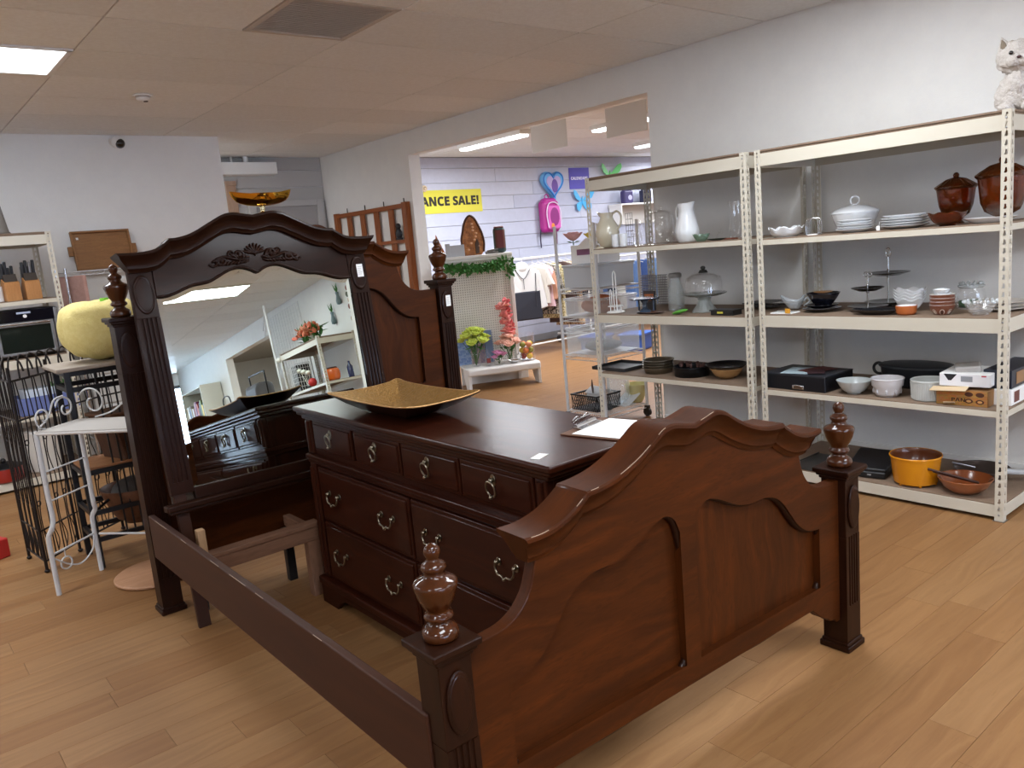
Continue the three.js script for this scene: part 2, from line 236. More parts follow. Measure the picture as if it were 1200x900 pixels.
// moulding swept along a crest line: section points are [out, down]; ends taper in by 'inset'
function crest(line, section, inset, ends = true) {
  const loop = [...section, ...section.map(p => [-p[0] * .8, p[1]]).reverse()], n = loop.length, pos = [], idx = [], T = Math.abs(line[0][0]), low = Math.min(...section.map(s => s[1]));
  const v = (i, j) => { const [t, y] = line[i], [o, d] = loop[j]; return [t - Math.sign(t) * inset * Math.pow(Math.abs(t) / T, 6) * (d / low), y + d, o]; };
  line.forEach((_, i) => loop.forEach((__, j) => pos.push(...v(i, j))));
  for (let i = 0; i < line.length - 1; i++) for (let j = 0; j < n; j++) { const a = i * n + j, b = i * n + (j + 1) % n, c = a + n, d = b + n; idx.push(a, b, c, b, d, c); }
  if (ends) for (const i of [0, line.length - 1]) for (let j = 1; j < n - 1; j++) i ? idx.push(i * n, i * n + j, i * n + j + 1) : idx.push(0, j + 1, j);
  const g = new THREE.BufferGeometry(); g.setAttribute('position', new THREE.Float32BufferAttribute(pos, 3)); g.setIndex(idx); return toCreasedNormals(g, .6);
}
const CREST_SEC = [[.058, 0], [.063, -.004], [.064, -.012], [.057, -.019], [.046, -.028], [.038, -.042], [.034, -.054], [.034, -.061], [.027, -.066], [.023, -.076]];
const CREST = [[0, .955], [.04, .963], [.085, .972], [.12, .966], [.17, .937], [.22, .911], [.29, .886], [.35, .876], [.392, .874]], CREST2 = [[.396, .868], [.425, .850], [.455, .834], [.49, .822], [.535, .815], [.585, .816]];
const crestLine = dy => mirrorPts([...curve(CREST, 26), ...curve(CREST2, 14)].map(p => [p[0], p[1] + dy]));
const FINIAL = [[0, 0], [.036, 0], [.040, .006], [.0405, .016], [.037, .026], [.027, .033], [.022, .038], [.022, .043], [.030, .047], [.033, .052], [.031, .058], [.026, .062], [.0265, .068], [.034, .08], [.042, .098], [.0455, .112], [.048, .12], [.048, .127], [.045, .132], [.036, .136], [.027, .141], [.023, .146], [.022, .152], [.026, .156], [.028, .162], [.026, .168], [.020, .173], [.014, .177], [.0125, .181], [.0155, .186], [.0185, .195], [.0165, .205], [.009, .212], [0, .215]];
const priceTag = canvasMap(64, 96, (x, w, h) => { x.fillStyle = '#f1f1ef'; x.fillRect(0, 0, w, h); x.fillStyle = '#b9b9b9'; for (let i = 0; i < 5; i++) x.fillRect(10, 18 + i * 14, 44 - (i % 3) * 8, 3); });
const TAGMAT = std({ map: priceTag, roughness: .7 });
const face = (w, h, x, y, z, rx, ry, rz) => xf(new THREE.PlaneGeometry(w, h), x, y, z, rx, ry, rz);
function flutedPost(W, D, y0, y1, f0, f1, n, pad) {                 // square post with n round flutes on its front between f0 and f1
  const h = W / 2, d = D / 2, sec = [[-h, -d], [h, -d], [h, d]], run = W - 2 * pad, r = run / n / 2 * .62;
  for (let i = n - 1; i >= 0; i--) { const c = -h + pad + run * (i + .5) / n; for (let a = 0; a <= 6; a++) { const q = a / 6 * Math.PI; sec.push([c + r * Math.cos(q), d - r * 1.15 * Math.sin(q)]); } }
  sec.push([-h, d]);
  const mid = extr(sec.map(p => [p[0], p[1]]), f1 - f0).rotateX(-Math.PI / 2).rotateY(0); mid.scale(1, 1, -1); { const p = mid.index; if (!p) { const a = mid.attributes; for (const k of ['position', 'normal', 'uv']) { const s = a[k].itemSize, q = a[k].array; for (let i = 0; i < a[k].count; i += 3) for (let c = 0; c < s; c++) { const t = q[i * s + c]; q[i * s + c] = q[(i + 2) * s + c]; q[(i + 2) * s + c] = t; } } } }
  mid.computeVertexNormals(); mid.translate(0, (f0 + f1) / 2, 0);
  return [mid, span(-h, h, y0, f0, -d, d), rspan(-h, h, f1, y1, -d, d, .003)];
}
function bedPost(bed, x, z, top, mat, tagged) {
  const g = part('bed_post', flutedPost(.086, .086, .028, top - .03, .16, top - .235, 4, .012), mat, bed, 'y'); g.position.set(x, 0, z);
  part('plinth', [rb(.108, .022, .108, .005, 0, .011, 0), rb(.098, .014, .098, .006, 0, .026, 0)], mat, g);
  part('cap', [rb(.128, .018, .128, .005, 0, top - .009, 0), rb(.112, .012, .112, .005, 0, top - .022, 0), rb(.098, .012, .098, .005, 0, top - .033, 0)], mat, g);
  part('finial', lathe(FINIAL, 40, 0, top, 0), WOOD, g, 'y');
  part('oval_medallion', [extr(ell(.03, .066, 32), .012, .004).translate(0, top - .135, .046), (() => { const t = new THREE.TorusGeometry(.03, .0042, 8, 40); t.scale(1, 2.2, 1); return t.translate(0, top - .135, .047); })()], mat, g, 'y');
  if (tagged) part('price_tag', face(.03, .058, .004, top - .115, .0535), TAGMAT, g, 'x', true);
  return g;
}
function bedEnd(name, bed, dy, bottom, mat, pan, z) {
  const W = 1.575, C = W / 2;                                       // local x from -C to C between post centres
  const notch = [[.53, .76], [.531, .735], [.541, .70], [.556, .665], [.585, .632], [.62, .612], [.66, .604], [C - .035, .602]].map(p => [p[0], p[1] + dy]);
  const crown = curve(CREST, 20).concat(curve(CREST2.slice(0, 5), 8)).filter(p => p[0] < .53).map(p => [p[0], p[1] + dy - .05]);
  const low = bottom < .15 ? [[C - .035, bottom], [0, bottom]] : [[C - .035, .11], [C - .06, .108], [C - .075, .122], [C - .10, .126], [C - .115, .14], [C - .155, .16], [C - .20, .2], [.3, .2], [0, .2]];
  const right = [...crown, ...curve(notch, 18), ...low], out = [...right, ...right.slice(1, -1).map(p => [-p[0], p[1]]).reverse()];
  const pTop = curve([[.028, .655], [.05, .70], [.085, .718], [.125, .71], [.17, .69], [.215, .668], [.28, .652], [.345, .652], [.40, .638], [.44, .61], [.475, .568], [.515, .52], [.56, .487], [.60, .474], [.635, .470]], 36).map(p => [p[0], p[1] + dy]);
  const pb = .262 + (bottom < .15 ? .5 : 0), hole = [...pTop, [.635, pb], [.028, pb]], holeL = hole.map(p => [-p[0], p[1]]).reverse();
  const g = part(name, extr(out, .036, .003, [hole, holeL]), mat, bed, 'x'); g.position.set(0, 0, z);
  for (const s of [1, -1]) {
    const pl = part('panel', extr(s > 0 ? hole : holeL, .01).translate(0, 0, -.013), pan, g, s > 0 ? 'y' : 'x');
    part('panel_moulding', tube([...hole.filter((_, i) => i % 2 === 0 || i > 36)].map(p => [p[0] * s, p[1], .001]), .012, 120, 7, true), WOODM, g);
  }
  part('crest_moulding', crest(crestLine(dy), CREST_SEC, .03), mat, g);
  if (!dy) { const cl = crestLine(0); for (const [a, b] of [[-.575, -.50], [-.43, -.398], [-.385, -.34], [-.29, -.17], [-.15, -.11], [.02, .09], [.13, .16], [.40, .43]]) part('worn_edge', tube(cl.filter(p => p[0] >= a && p[0] <= b).map(p => [p[0], p[1] - .0015, .0595]), .0012, 20, 4), plain(0xa08a76, .8), g); }
  return g;
}
{
  const A = V(.847, 0, -1.372), B = V(2.421, 0, -1.322), bed = thing('bed_frame', 'dark mahogany bed frame with arched footboard, fluted posts and turned finials', 'bed', [1.634, 0, -1.347], 0);
  const foot = bedEnd('footboard', bed, 0, .2, VENEER, VENEER, 0); foot.rotation.y = -Math.atan2(B.z - A.z, B.x - A.x);
  bedPost(bed, A.x - 1.634, A.z + 1.347, .64, WOODM, false); bedPost(bed, B.x - 1.634, B.z + 1.347, .64, WOODM, false);
  const zh = -3.59 + 1.347;
  const head = bedEnd('headboard', bed, .65, .12, VENEER, VENEER, zh); head.position.x = 1.655 - 1.634;
  bedPost(bed, .851 - 1.634, zh, 1.298, WOODM, false); bedPost(bed, 2.455 - 1.634, zh, 1.298, WOODM, true);
  for (const s of [-1, 1]) {
    const r = part('side_rail', rb(.026, .185, 2.1, .005, 0, 0, 0), RAILWOOD, bed, 'z'); r.position.set(s * .812 + (s < 0 ? -.012 : 0), .378, -1.092); r.rotation.y = s < 0 ? .0 : .0;
    for (const [a, b] of [[-.95, -.80], [-.62, -.56], [-.30, -.22], [-.12, .02], [.1, .16], [.5, .55]]) part('worn_edge', rod([s * .012, .0915, a], [s * .012, .0915, b], .0012, 4), plain(0x9b8573, .8), r);
    part('slat_cleat', rb(.022, .03, 1.95, .003, -s * .024, -.06, 0), RAILWOOD, r, 'z');
  }
}
// ---------------------------------------------------------------- dresser mirror standing on the floor, leaning on the headboard
const MIRRORC = 1.388;
{
  const lean = 6.55 * Math.PI / 180, yaw = -Math.PI / 180;
  const m = thing('dresser_mirror', 'tall dark carved wood mirror with scalloped crown leaning against the headboard', 'mirror', [MIRRORC, 0, -3.26], yaw);
  m.rotation.set(-lean, yaw, 0, 'YXZ');
  const mt = WOODM;
  for (const s of [-1, 1]) {
    const st = part('stile', flutedPost(.092, .034, .57, 1.50, .62, 1.295, 4, .012), mt, m, 'y'); st.position.set(s * .481, 0, -.017);
    part('oval_medallion', [extr(ell(.034, .068, 32), .01, .004).translate(0, 1.39, .02), (() => { const t = new THREE.TorusGeometry(.035, .0045, 8, 44); t.scale(1, 2, 1); return t.translate(0, 1.39, .021); })()], mt, st, 'y');
    if (s > 0) part('price_tag', face(.032, .06, .006, 1.40, .0265), TAGMAT, st, 'x', true);
    part('support_leg', rb(.05, .6, .024, .004, s * .49, .30, -.03), RAILWOOD, m, 'y');
  }
  const gTop = [[0, 1.44], [.03, 1.455], [.075, 1.468], [.12, 1.46], [.17, 1.437], [.21, 1.42], [.25, 1.414], [.29, 1.409], [.33, 1.395], [.38, 1.379], [.435, 1.376]];
  const gLine = mirrorPts(curve(gTop, 24));
  const cr = [[0, 1.678], [.04, 1.685], [.09, 1.692], [.13, 1.684], [.18, 1.66], [.23, 1.634], [.28, 1.612], [.33, 1.601], [.362, 1.600]], cr2 = [[.366, 1.595], [.39, 1.578], [.415, 1.564], [.45, 1.556], [.50, 1.553], [.567, 1.555]];
  const cl = mirrorPts([...curve(cr, 26), ...curve(cr2, 12)]);
  const tb = cl.filter(p => Math.abs(p[0]) < .527).map(p => [p[0], p[1] - .04]);
  part('arched_header', extr([[-.435, 1.376], ...tb.filter(p => Math.abs(p[0]) <= .436), [.435, 1.376], ...gLine.slice(1, -1).reverse()], .026, .003).translate(0, 0, -.014), mt, m, 'x');
  part('glass_bead', tube(gLine.filter((_, i) => i % 2 === 0).map(p => [p[0], p[1], .0]), .006, 90, 6), mt, m);
  part('crown_moulding', crest(cl, CREST_SEC, .045).translate(0, 0, -.004), mt, m);
  part('bottom_rail', rspan(-.435, .435, .535, .585, -.032, .0, .004), mt, m); part('ledge_moulding', [rspan(-.56, .56, .508, .536, -.03, .034, .008), rspan(-.545, .545, .494, .51, -.03, .02, .005)], mt, m);
  part('back_board', extr([[-.52, .5], [.52, .5], [.52, 1.45], [.40, 1.50], [-.40, 1.50], [-.52, 1.45]], .008).translate(0, 0, -.042), plain(0x4a3a2c, .9), m);
  // silvered glass with a ground bevel round its edge
  const out = [[-.435, .585], [.435, .585], ...gLine.slice().reverse()].filter((p, i, a) => !i || Math.hypot(p[0] - a[i - 1][0], p[1] - a[i - 1][1]) > 1e-4);
  const inn = out.map((p, i) => { const a = out[(i + out.length - 1) % out.length], b = out[(i + 1) % out.length]; let d1 = [p[0] - a[0], p[1] - a[1]], d2 = [b[0] - p[0], b[1] - p[1]]; const l1 = Math.hypot(...d1), l2 = Math.hypot(...d2); const n = [-(d1[1] / l1 + d2[1] / l2), d1[0] / l1 + d2[0] / l2], l = Math.hypot(...n), c = Math.max(.45, l / 2); return [p[0] + n[0] / l * .024 / c, p[1] + n[1] / l * .024 / c]; });
  const SILVER = std({ color: 0xd6ddd5, roughness: .0, metalness: 1 });
  const pos = []; out.forEach((p, i) => { const j = (i + 1) % out.length, q = out[j], r = inn[i], s = inn[j]; pos.push(p[0], p[1], -.0105, q[0], q[1], -.0105, s[0], s[1], -.0085, p[0], p[1], -.0105, s[0], s[1], -.0085, r[0], r[1], -.0085); });
  const bev = new THREE.BufferGeometry(); bev.setAttribute('position', new THREE.Float32BufferAttribute(pos, 3)); bev.computeVertexNormals();
  const pane = part('mirror_glass', extr(inn, .003).translate(0, 0, -.01), SILVER, m); part('bevelled_edge', bev, SILVER, pane);
  // carved spray in the header: a shell, scrolls and leaves
  const orn = [], leaf = (x, y, a, l, w) => { const g = sph(1, 0, 0, 0, w, l, .008, 10); g.rotateZ(a); return g.translate(x, y, .004); };
  for (let i = -4; i <= 4; i++) orn.push(leaf(i * .008, 1.525 + .012 * Math.cos(i * .35), -i * .32, .03 - Math.abs(i) * .0018, .006));
  for (const s of [-1, 1]) {
    orn.push(tube([[s * .205, 1.487, .003], [s * .19, 1.477, .005], [s * .175, 1.482, .006], [s * .16, 1.50, .006], [s * .13, 1.512, .007], [s * .095, 1.502, .008], [s * .06, 1.496, .008], [s * .03, 1.506, .008]], .0055, 40, 6));
    orn.push(tor(.016, .005, s * .15, 1.497, .006), tor(.019, .0055, s * .07, 1.515, .006), tor(.012, .004, s * .105, 1.525, .005), sph(.009, s * .15, 1.497, .004), sph(.011, s * .07, 1.515, .004));
    for (let i = 0; i < 9; i++) orn.push(leaf(s * (.05 + i * .016), 1.519 - i * .0025 + (i % 2) * .006, -s * (.5 + i * .16), .021 - i * .0009, .0075), leaf(s * (.045 + i * .016), 1.488 - i * .0005, -s * (1.9 + (i % 3) * .25), .017 - i * .0006, .006));
  }
  part('carved_spray', orn, mt, m);
}
// ---------------------------------------------------------------- dresser
const BRASS = std({ color: 0x8c8474, roughness: .28, metalness: 1 });
{
  const X0 = 1.372, Z0 = -3.105, Z1 = -1.59, XB = 1.84, zc = (Z0 + Z1) / 2, H = .865;
  const d = thing('dresser', 'dark wood dresser with brass ring and bail pulls standing inside the bed frame', 'dresser', [X0, 0, zc], -Math.PI / 2);
  // local: +x = world +z, +z = world -x (front)
  const L = (Z1 - Z0) / 2, D = XB - X0;
  part('case', [rspan(-L + .02, L - .02, .10, H - .04, -D, -.008, .004)], DRESSER, d);
  part('dresser_top', [rspan(-L - .045, L + .045, H - .022, H, -D - .01, .03, .008), rspan(-L - .034, L + .034, H - .036, H - .018, -D - .005, .02, .007), rspan(-L - .014, L + .014, H - .052, H - .034, -D, .008, .006)], DRESSERTOP, d);
  part('waist_moulding', [rspan(-L - .005, L + .005, .645, .665, -D, .016, .006), rspan(-L + .002, L - .002, .628, .647, -D, .010, .005)], DRESSER, d);
  part('base_plinth', [rspan(-L - .02, L + .02, .085, .118, -D, .026, .008), extr([[-L - .012, .0], [-L + .12, 0], [-L + .15, .035], [-L + .2, .055], [L - .2, .055], [L - .15, .035], [L - .12, 0], [L + .012, 0], [L + .012, .09], [-L - .012, .09]], .022, .003).translate(0, 0, .008), rspan(-L - .012, -L + .01, 0, .09, -D, .0, .003), rspan(L - .01, L + .012, 0, .09, -D, .0, .003)], DRESSER, d);
  for (const s of [-1, 1]) part('corner_pilaster', [rspan(s * (L - .055), s * (L - .004), .12, .63, -.03, .006, .008), rspan(s * (L - .055), s * (L - .004), .665, H - .05, -.03, .002, .008), cyl(.014, .014, .47, s * (L - .029), .375, .004), cyl(.012, .012, .13, s * (L - .029), .74, .0)], DRESSER, d, 'y');
  const small = [[-3.028, -2.703], [-2.683, -2.353], [-2.344, -2.004], [-1.996, -1.648]], big = [[-3.028, -2.330], [-2.318, -1.645]];
  const drawer = (z0, z1, y0, y1, o) => { const a = z0 - zc, b = z1 - zc, w = part('drawer', [rspan(a, b, y0, y1, -.02, o, .004), rspan(a + .012, b - .012, y0 + .012, y1 - .012, 0, o + .006, .005)], DRESSER, d, 'x'); w.userData.face = o + .006; return w; };
  for (const [a, b] of small) {
    const w = drawer(a, b, .69, .814, .004), x = (a + b) / 2 - zc, y = .757, f = .011;
    part('ring_pull', [extr(ell(.013, .019, 14), .004, .001).translate(x, y + .018, f), sph(.008, x, y + .02, f + .008), (() => { const t = new THREE.TorusGeometry(.021, .0033, 8, 26); t.scale(1, 1.15, 1); return t.rotateX(.18).translate(x, y - .006, f + .012); })(), sph(.006, x, y - .031, f + .014)], BRASS, w);
  }
  for (const [y0, y1, hy] of [[.392, .618, .522], [.135, .380, .27]]) for (const [a, b] of big) {
    const w = drawer(a, b, y0, y1, .006);
    for (const k of [.2, .79]) { const x = a + (b - a) * k - zc, y = hy, f = .014;
      part('bail_pull', [extr(ell(.011, .013, 12), .004, .001).translate(x - .042, y, f), extr(ell(.011, .013, 12), .004, .001).translate(x + .042, y, f), sph(.0075, x - .042, y, f + .009), sph(.0075, x + .042, y, f + .009),
        tube([[x - .042, y, f + .012], [x - .043, y - .016, f + .014], [x - .030, y - .033, f + .016], [x - .012, y - .034, f + .017], [x, y - .040, f + .018], [x + .012, y - .034, f + .017], [x + .030, y - .033, f + .016], [x + .043, y - .016, f + .014], [x + .042, y, f + .012]], .0036, 36, 6), sph(.006, x, y - .041, f + .018)], BRASS, w); }
  }
  // gold square dish, clipboard and price card on the dresser
    const dish = thing('gold_dish', 'rectangular flared dish with hammered gold inside and dark outside', 'dish', [1.535, H, -2.58], 0);
  const ring = (hw, y) => { const o = []; for (let e = 0; e < 4; e++) for (let i = 0; i < 8; i++) { const u = i / 8 * 2 - 1, a = e * Math.PI / 2, lift = Math.pow(Math.abs(u), 3) * y * .35, px = hw, pz = hw * u * (1 + .02); o.push([(px * Math.cos(a) - pz * Math.sin(a)) * .76, y + lift * .5, (px * Math.sin(a) + pz * Math.cos(a)) * 1.36]); } return o; };
  const shell = (rings, flip) => { const n = 32, pos = rings.flat(2), idx = []; for (let k = 0; k < rings.length - 1; k++) for (let j = 0; j < n; j++) { const a = k * n + j, b = k * n + (j + 1) % n, c = a + n, e = b + n; flip ? idx.push(a, b, c, b, e, c) : idx.push(a, c, b, b, c, e); } const c0 = pos.length / 3; pos.push(0, rings[0][0][1], 0); for (let j = 0; j < n; j++) flip ? idx.push(c0, (j + 1) % n, j) : idx.push(c0, j, (j + 1) % n); const g = new THREE.BufferGeometry(); g.setAttribute('position', new THREE.Float32BufferAttribute(pos, 3)); g.setIndex(idx); return toCreasedNormals(g, .5); };
  const hammer = tex(256, 256, .16, .16, (u, v) => { const t = Math.pow(tnoise(u, v, 44, 44, 201), 1.5) * .7 + tnoise(u, v, 16, 16, 202) * .3; return [t, t, t]; }, false);
  part('gold_lining', shell([ring(.075, .006), ring(.11, .016), ring(.155, .038), ring(.205, .068)], false), std({ map: blotch(0x9a7642, 0xc49a5c, .12, 203, 20), bumpMap: hammer, bumpScale: .004, roughness: .42, metalness: .75 }), dish);
  part('dark_shell', shell([ring(.075, .0), ring(.112, .008), ring(.158, .030), ring(.209, .062)], true), glossy(0x140d0a, .3), dish);
  part('rim', tube(ring(.207, .066).map(p => [p[0], p[1], p[2]]), .0032, 128, 6, true), plain(0xc79a63, .4, .6), dish);
  const clip = thing('clipboard', 'brown clipboard holding a printed sheet under a metal clip', 'clipboard', [1.748, H + .0005, -1.642], .2);
  part('board', rb(.235, .004, .325, .0018, 0, .002, 0), std({ map: blotch(0x5a3a28, 0x6d4a33, .1, 211), roughness: .7 }), clip);
  const sheet = canvasMap(512, 660, (x, w, h) => { x.fillStyle = '#f3f3f3'; x.fillRect(0, 0, w, h); x.fillStyle = '#8d8f94'; for (let i = 0; i < 26; i++) { let p = 40; while (p < w - 60) { const l = 12 + hash(i, p, 8) * 48; if (hash(i, p, 9) > .2 && p + l < w - 30) x.fillRect(p, 70 + i * 21, l, 4); p += l + 10; } } });
  const sh = new THREE.PlaneGeometry(.216, .279, 8, 8).rotateX(-Math.PI / 2); { const p = sh.attributes.position; for (let i = 0; i < p.count; i++) { const zz = p.getZ(i); p.setY(i, .0052 + Math.max(0, zz - .02) ** 2 * .22); } sh.computeVertexNormals(); }
  part('paper', sh.translate(0, 0, .014), std({ map: sheet, roughness: .8, side: THREE.DoubleSide }), clip, 'x', true);
  part('clip', [rb(.115, .004, .03, .0015, 0, .009, -.135, .15), cyl(.009, .009, .11, 0, .011, -.148, 0, 0, Math.PI / 2), rb(.06, .003, .045, .0012, 0, .026, -.158, -.6), tor(.013, .0018, -.028, .028, -.165, .6), tor(.013, .0018, .028, .028, -.165, .6)], CHROME, clip);
  const tg = onY(632, 535, H); solo('price_card', 'small white card on the dresser corner', 'card', rb(.055, .0012, .03, .0004, 0, .0006, 0), PAPER, [tg.x, H, tg.z], .35);
}
{ // low bench under the mirror
  const BW = std({ map: woodTex(0x6b4a38, 0x8a6650, 0x46301f, .9, .3, 221), roughness: .6 });
  const b = thing('wooden_bench', 'low weathered brown wooden bench frame between mirror and dresser', 'bench', [1.165, 0, -3.185]);
  part('front_rail', rspan(-.235, .235, .255, .315, -.03, .005, .004), BW, b); part('top_edge', rspan(-.245, .245, .315, .335, -.05, .012, .004), BW, b);
  part('leg', rspan(.18, .238, 0, .26, -.045, .0, .004), BW, b, 'y'); for (const x of [-.215, .2]) part('rear_leg', rspan(x - .02, x + .02, 0, .255, -.29, -.255, .004), BLACK, b, 'y'); part('side_rail', rspan(-.235, -.2, .26, .31, -.29, -.03, .004), BW, b, 'z'); part('side_rail', rspan(.2, .235, .26, .31, -.29, -.03, .004), BW, b, 'z'); part('end_stub', rspan(-.268, -.236, .25, .44, -.04, -.005, .004), std({ map: woodTex(0xa5825f, 0xbb9873, 0x7e5f41, .6, .2, 223), roughness: .6 }), b, 'y');
}
{ // gold boat dish on top of the mirror / headboard crest
  const c = onZ(308, 246, -3.46); const yTop = 1.668;
  const GOLD = std({ color: 0xd9a640, roughness: .1, metalness: 1 });
  const g = thing('brass_compote', 'shiny gold boat-shaped bowl on a short foot above the mirror crown', 'bowl', [c.x, yTop + .011, -3.46], -.12);
  const n = 40, bowl = (k, off) => { const pos = [], idx = []; const M = 9; for (let i = 0; i <= M; i++) { const t = i / M, r = Math.sin(t * 1.35) / Math.sin(1.35), y = .032 + .05 * Math.pow(t, 2.1) + off; for (let j = 0; j < n; j++) { const a = j / n * 6.28318, e = 1 + .42 * Math.pow(Math.abs(Math.cos(a)), 8); pos.push(.096 * e * r * Math.cos(a), y + (t > .7 ? (t - .7) * .05 * Math.pow(Math.abs(Math.cos(a)), 6) : 0), .062 * r * Math.sin(a)); } } for (let i = 0; i < M; i++) for (let j = 0; j < n; j++) { const a = i * n + j, b = i * n + (j + 1) % n; k ? idx.push(a, b, a + n, b, b + n, a + n) : idx.push(a, a + n, b, b, a + n, b + n); } const q = new THREE.BufferGeometry(); q.setAttribute('position', new THREE.Float32BufferAttribute(pos, 3)); q.setIndex(idx); q.computeVertexNormals(); return q; };
  part('bowl', [bowl(1, 0), bowl(0, .003)], GOLD, g); part('foot', lathe([[0, 0], [.024, 0], [.024, .003], [.010, .008], [.008, .014], [.012, .02], [.009, .026], [.014, .034], [0, .036]]), std({ color: 0xe9dfb8, roughness: .12, metalness: 1 }), g);
}

// ---------------------------------------------------------------- rivet shelving
// built with its long side on local x, front on local +z; posts are slotted steel angles
function slottedFlange(h, w) {
  const holes = []; for (let y = .05; y < h - .03; y += .038) holes.push([[.012, y], [.009, y + .004], [.0075, y + .012], [.0065, y + .02], [-.0005 + .0, y + .02], [-.0015, y + .012], [-.003, y + .004], [-.0, y - .002], [.006, y - .003]].map(p => [p[0] + w / 2 - .0045, p[1]]).reverse());
  return extr([[0, 0], [w, 0], [w, h], [0, h]], .0022, 0, holes);
}
const FL = slottedFlange(1.83, .036);
function shelving(label, pos, turn, W, D, levels, boardLabel) {
  const u = thing('steel_shelving', label, 'shelving', pos, turn, 'cream steel shelving units'), H = 1.83;
  for (const sx of [-1, 1]) for (const sz of [-1, 1]) {
    const a = FL.clone(); if (sx > 0) { a.scale(-1, 1, 1); const p = a.attributes.position.array; for (const k of ['position', 'normal', 'uv']) { const q = a.attributes[k].array, s = a.attributes[k].itemSize; for (let i = 0; i < a.attributes[k].count; i += 3) for (let c = 0; c < s; c++) { const t = q[i * s + c]; q[i * s + c] = q[(i + 2) * s + c]; q[(i + 2) * s + c] = t; } } a.computeVertexNormals(); }
    a.translate(sx * W / 2 * 1, 0, sz * D / 2);
    const b = FL.clone().rotateY(sz > 0 ? Math.PI / 2 : -Math.PI / 2).translate(sx * W / 2, 0, sz * D / 2);
    const p = part('post', [a, b], CREAM, u, 'y'); part('foot', [bx(.05, .003, .05, sx * (W / 2 - .018), .0015, sz * (D / 2 - .018))], STEEL, p);
  }
  for (const [y, bh] of levels) {
    for (const s of [-1, 1]) { part('beam', [rspan(-W / 2 + .003, W / 2 - .003, y - bh, y - .006, s * (D / 2 - .0045) - .0025, s * (D / 2 - .0045) + .0015, .001), rspan(-W / 2 + .003, W / 2 - .003, y - .012, y - .0095, s * (D / 2 - .03), s * (D / 2 - .004), .001)], s > 0 ? CREAM : CREAM2, u);
      part('side_beam', rspan(s * (W / 2 - .0045) - .0025, s * (W / 2 - .0045) + .0015, y - bh, y - .006, -D / 2 + .003, D / 2 - .003, .001), CREAM, u);
      if (s > 0) for (const sx of [-1, 1]) part('rivet', [sph(.0045, sx * (W / 2 - .018), y - .02, D / 2 + .0015, 1, 1, .5, 8), sph(.0045, sx * (W / 2 - .018), y - bh + .012, D / 2 + .0015, 1, 1, .5, 8)], STEEL, u); }
    part('shelf_board', rspan(-W / 2 + .008, W / 2 - .008, y - .009, y + (y > 1.7 ? .004 : 0), -D / 2 + .008, D / 2 - .008, .001), MDF, u);
    if (y > 1.7) part('shelf_board', rspan(-W / 2 + .004, W / 2 - .004, y + .0045, y + .014, -D / 2 + .004, D / 2 - .002, .001), MDF, u);
  }
  return u;
}
const LV = [[1.815, .072], [1.357, .034], [.943, .07], [.522, .034], [.08, .062]], [T1, S2, S3, S4, S5] = LV.map(l => l[0]);
const SHX = 3.884, SHD = .61;
shelving('cream steel shelving unit of dinnerware with amber canisters', [SHX + SHD / 2, 0, -1.955], -Math.PI / 2, 1.245, SHD, LV);
const LV2 = [[1.818, .072], [1.365, .034], [.928, .058], [.525, .034], [.08, .062]];
shelving('cream steel shelving unit of glassware with white pitchers', [SHX + SHD / 2, 0, -3.253], -Math.PI / 2, 1.235, SHD, LV2);
shelving('cream steel shelving unit holding knife blocks and toaster oven', [.58, 0, -6.955], 0, 1.245, SHD, LV);

// ---------------------------------------------------------------- dinnerware helpers
// place(px, x, y): the point of a shelf at height y, depth x, below photo column px
const place = (px, x, y) => V(x, y, zAt(px, x, y));
const revolve = (pts, n = 36) => lathe(pts, n);
const bowlProfile = (r, h, foot, t = .004, bulge = .6) => { const o = [[0, .004], [foot * .9, .004], [foot, 0], [foot, .006]]; for (let i = 1; i <= 8; i++) { const a = i / 8; o.push([foot + (r - foot) * Math.pow(a, bulge), .006 + (h - .006) * a]); } for (let i = 8; i >= 0; i--) { const a = i / 8; o.push([Math.max(.001, (foot + (r - foot) * Math.pow(a, bulge)) - t - (i ? 0 : foot * .3)), .006 + t + (h - .006 - t) * a]); } o.push([0, .006 + t]); return o; };
const plateGeo = (r, y = 0, h = .018) => lathe([[0, y], [r * .55, y], [r * .6, y + .002], [r * .98, y + h - .003], [r, y + h], [r * .97, y + h], [r * .6, y + .006], [0, y + .005]], 40);
function wavy(g, n, amp, y0, ph = 0) { const p = g.attributes.position; for (let i = 0; i < p.count; i++) { const x = p.getX(i), z = p.getZ(i), y = p.getY(i), k = 1 + amp * clamp((y - y0) * 40) * Math.cos(n * Math.atan2(z, x) + ph); p.setXYZ(i, x * k, y + amp * .12 * clamp((y - y0) * 40) * Math.cos(n * Math.atan2(z, x) + ph), z * k); } g.computeVertexNormals(); return g; }
const P = place, NTH = ['lowest', 'second', 'third', 'fourth', 'fifth'];
const size = (pos, px) => px * mpp(pos);
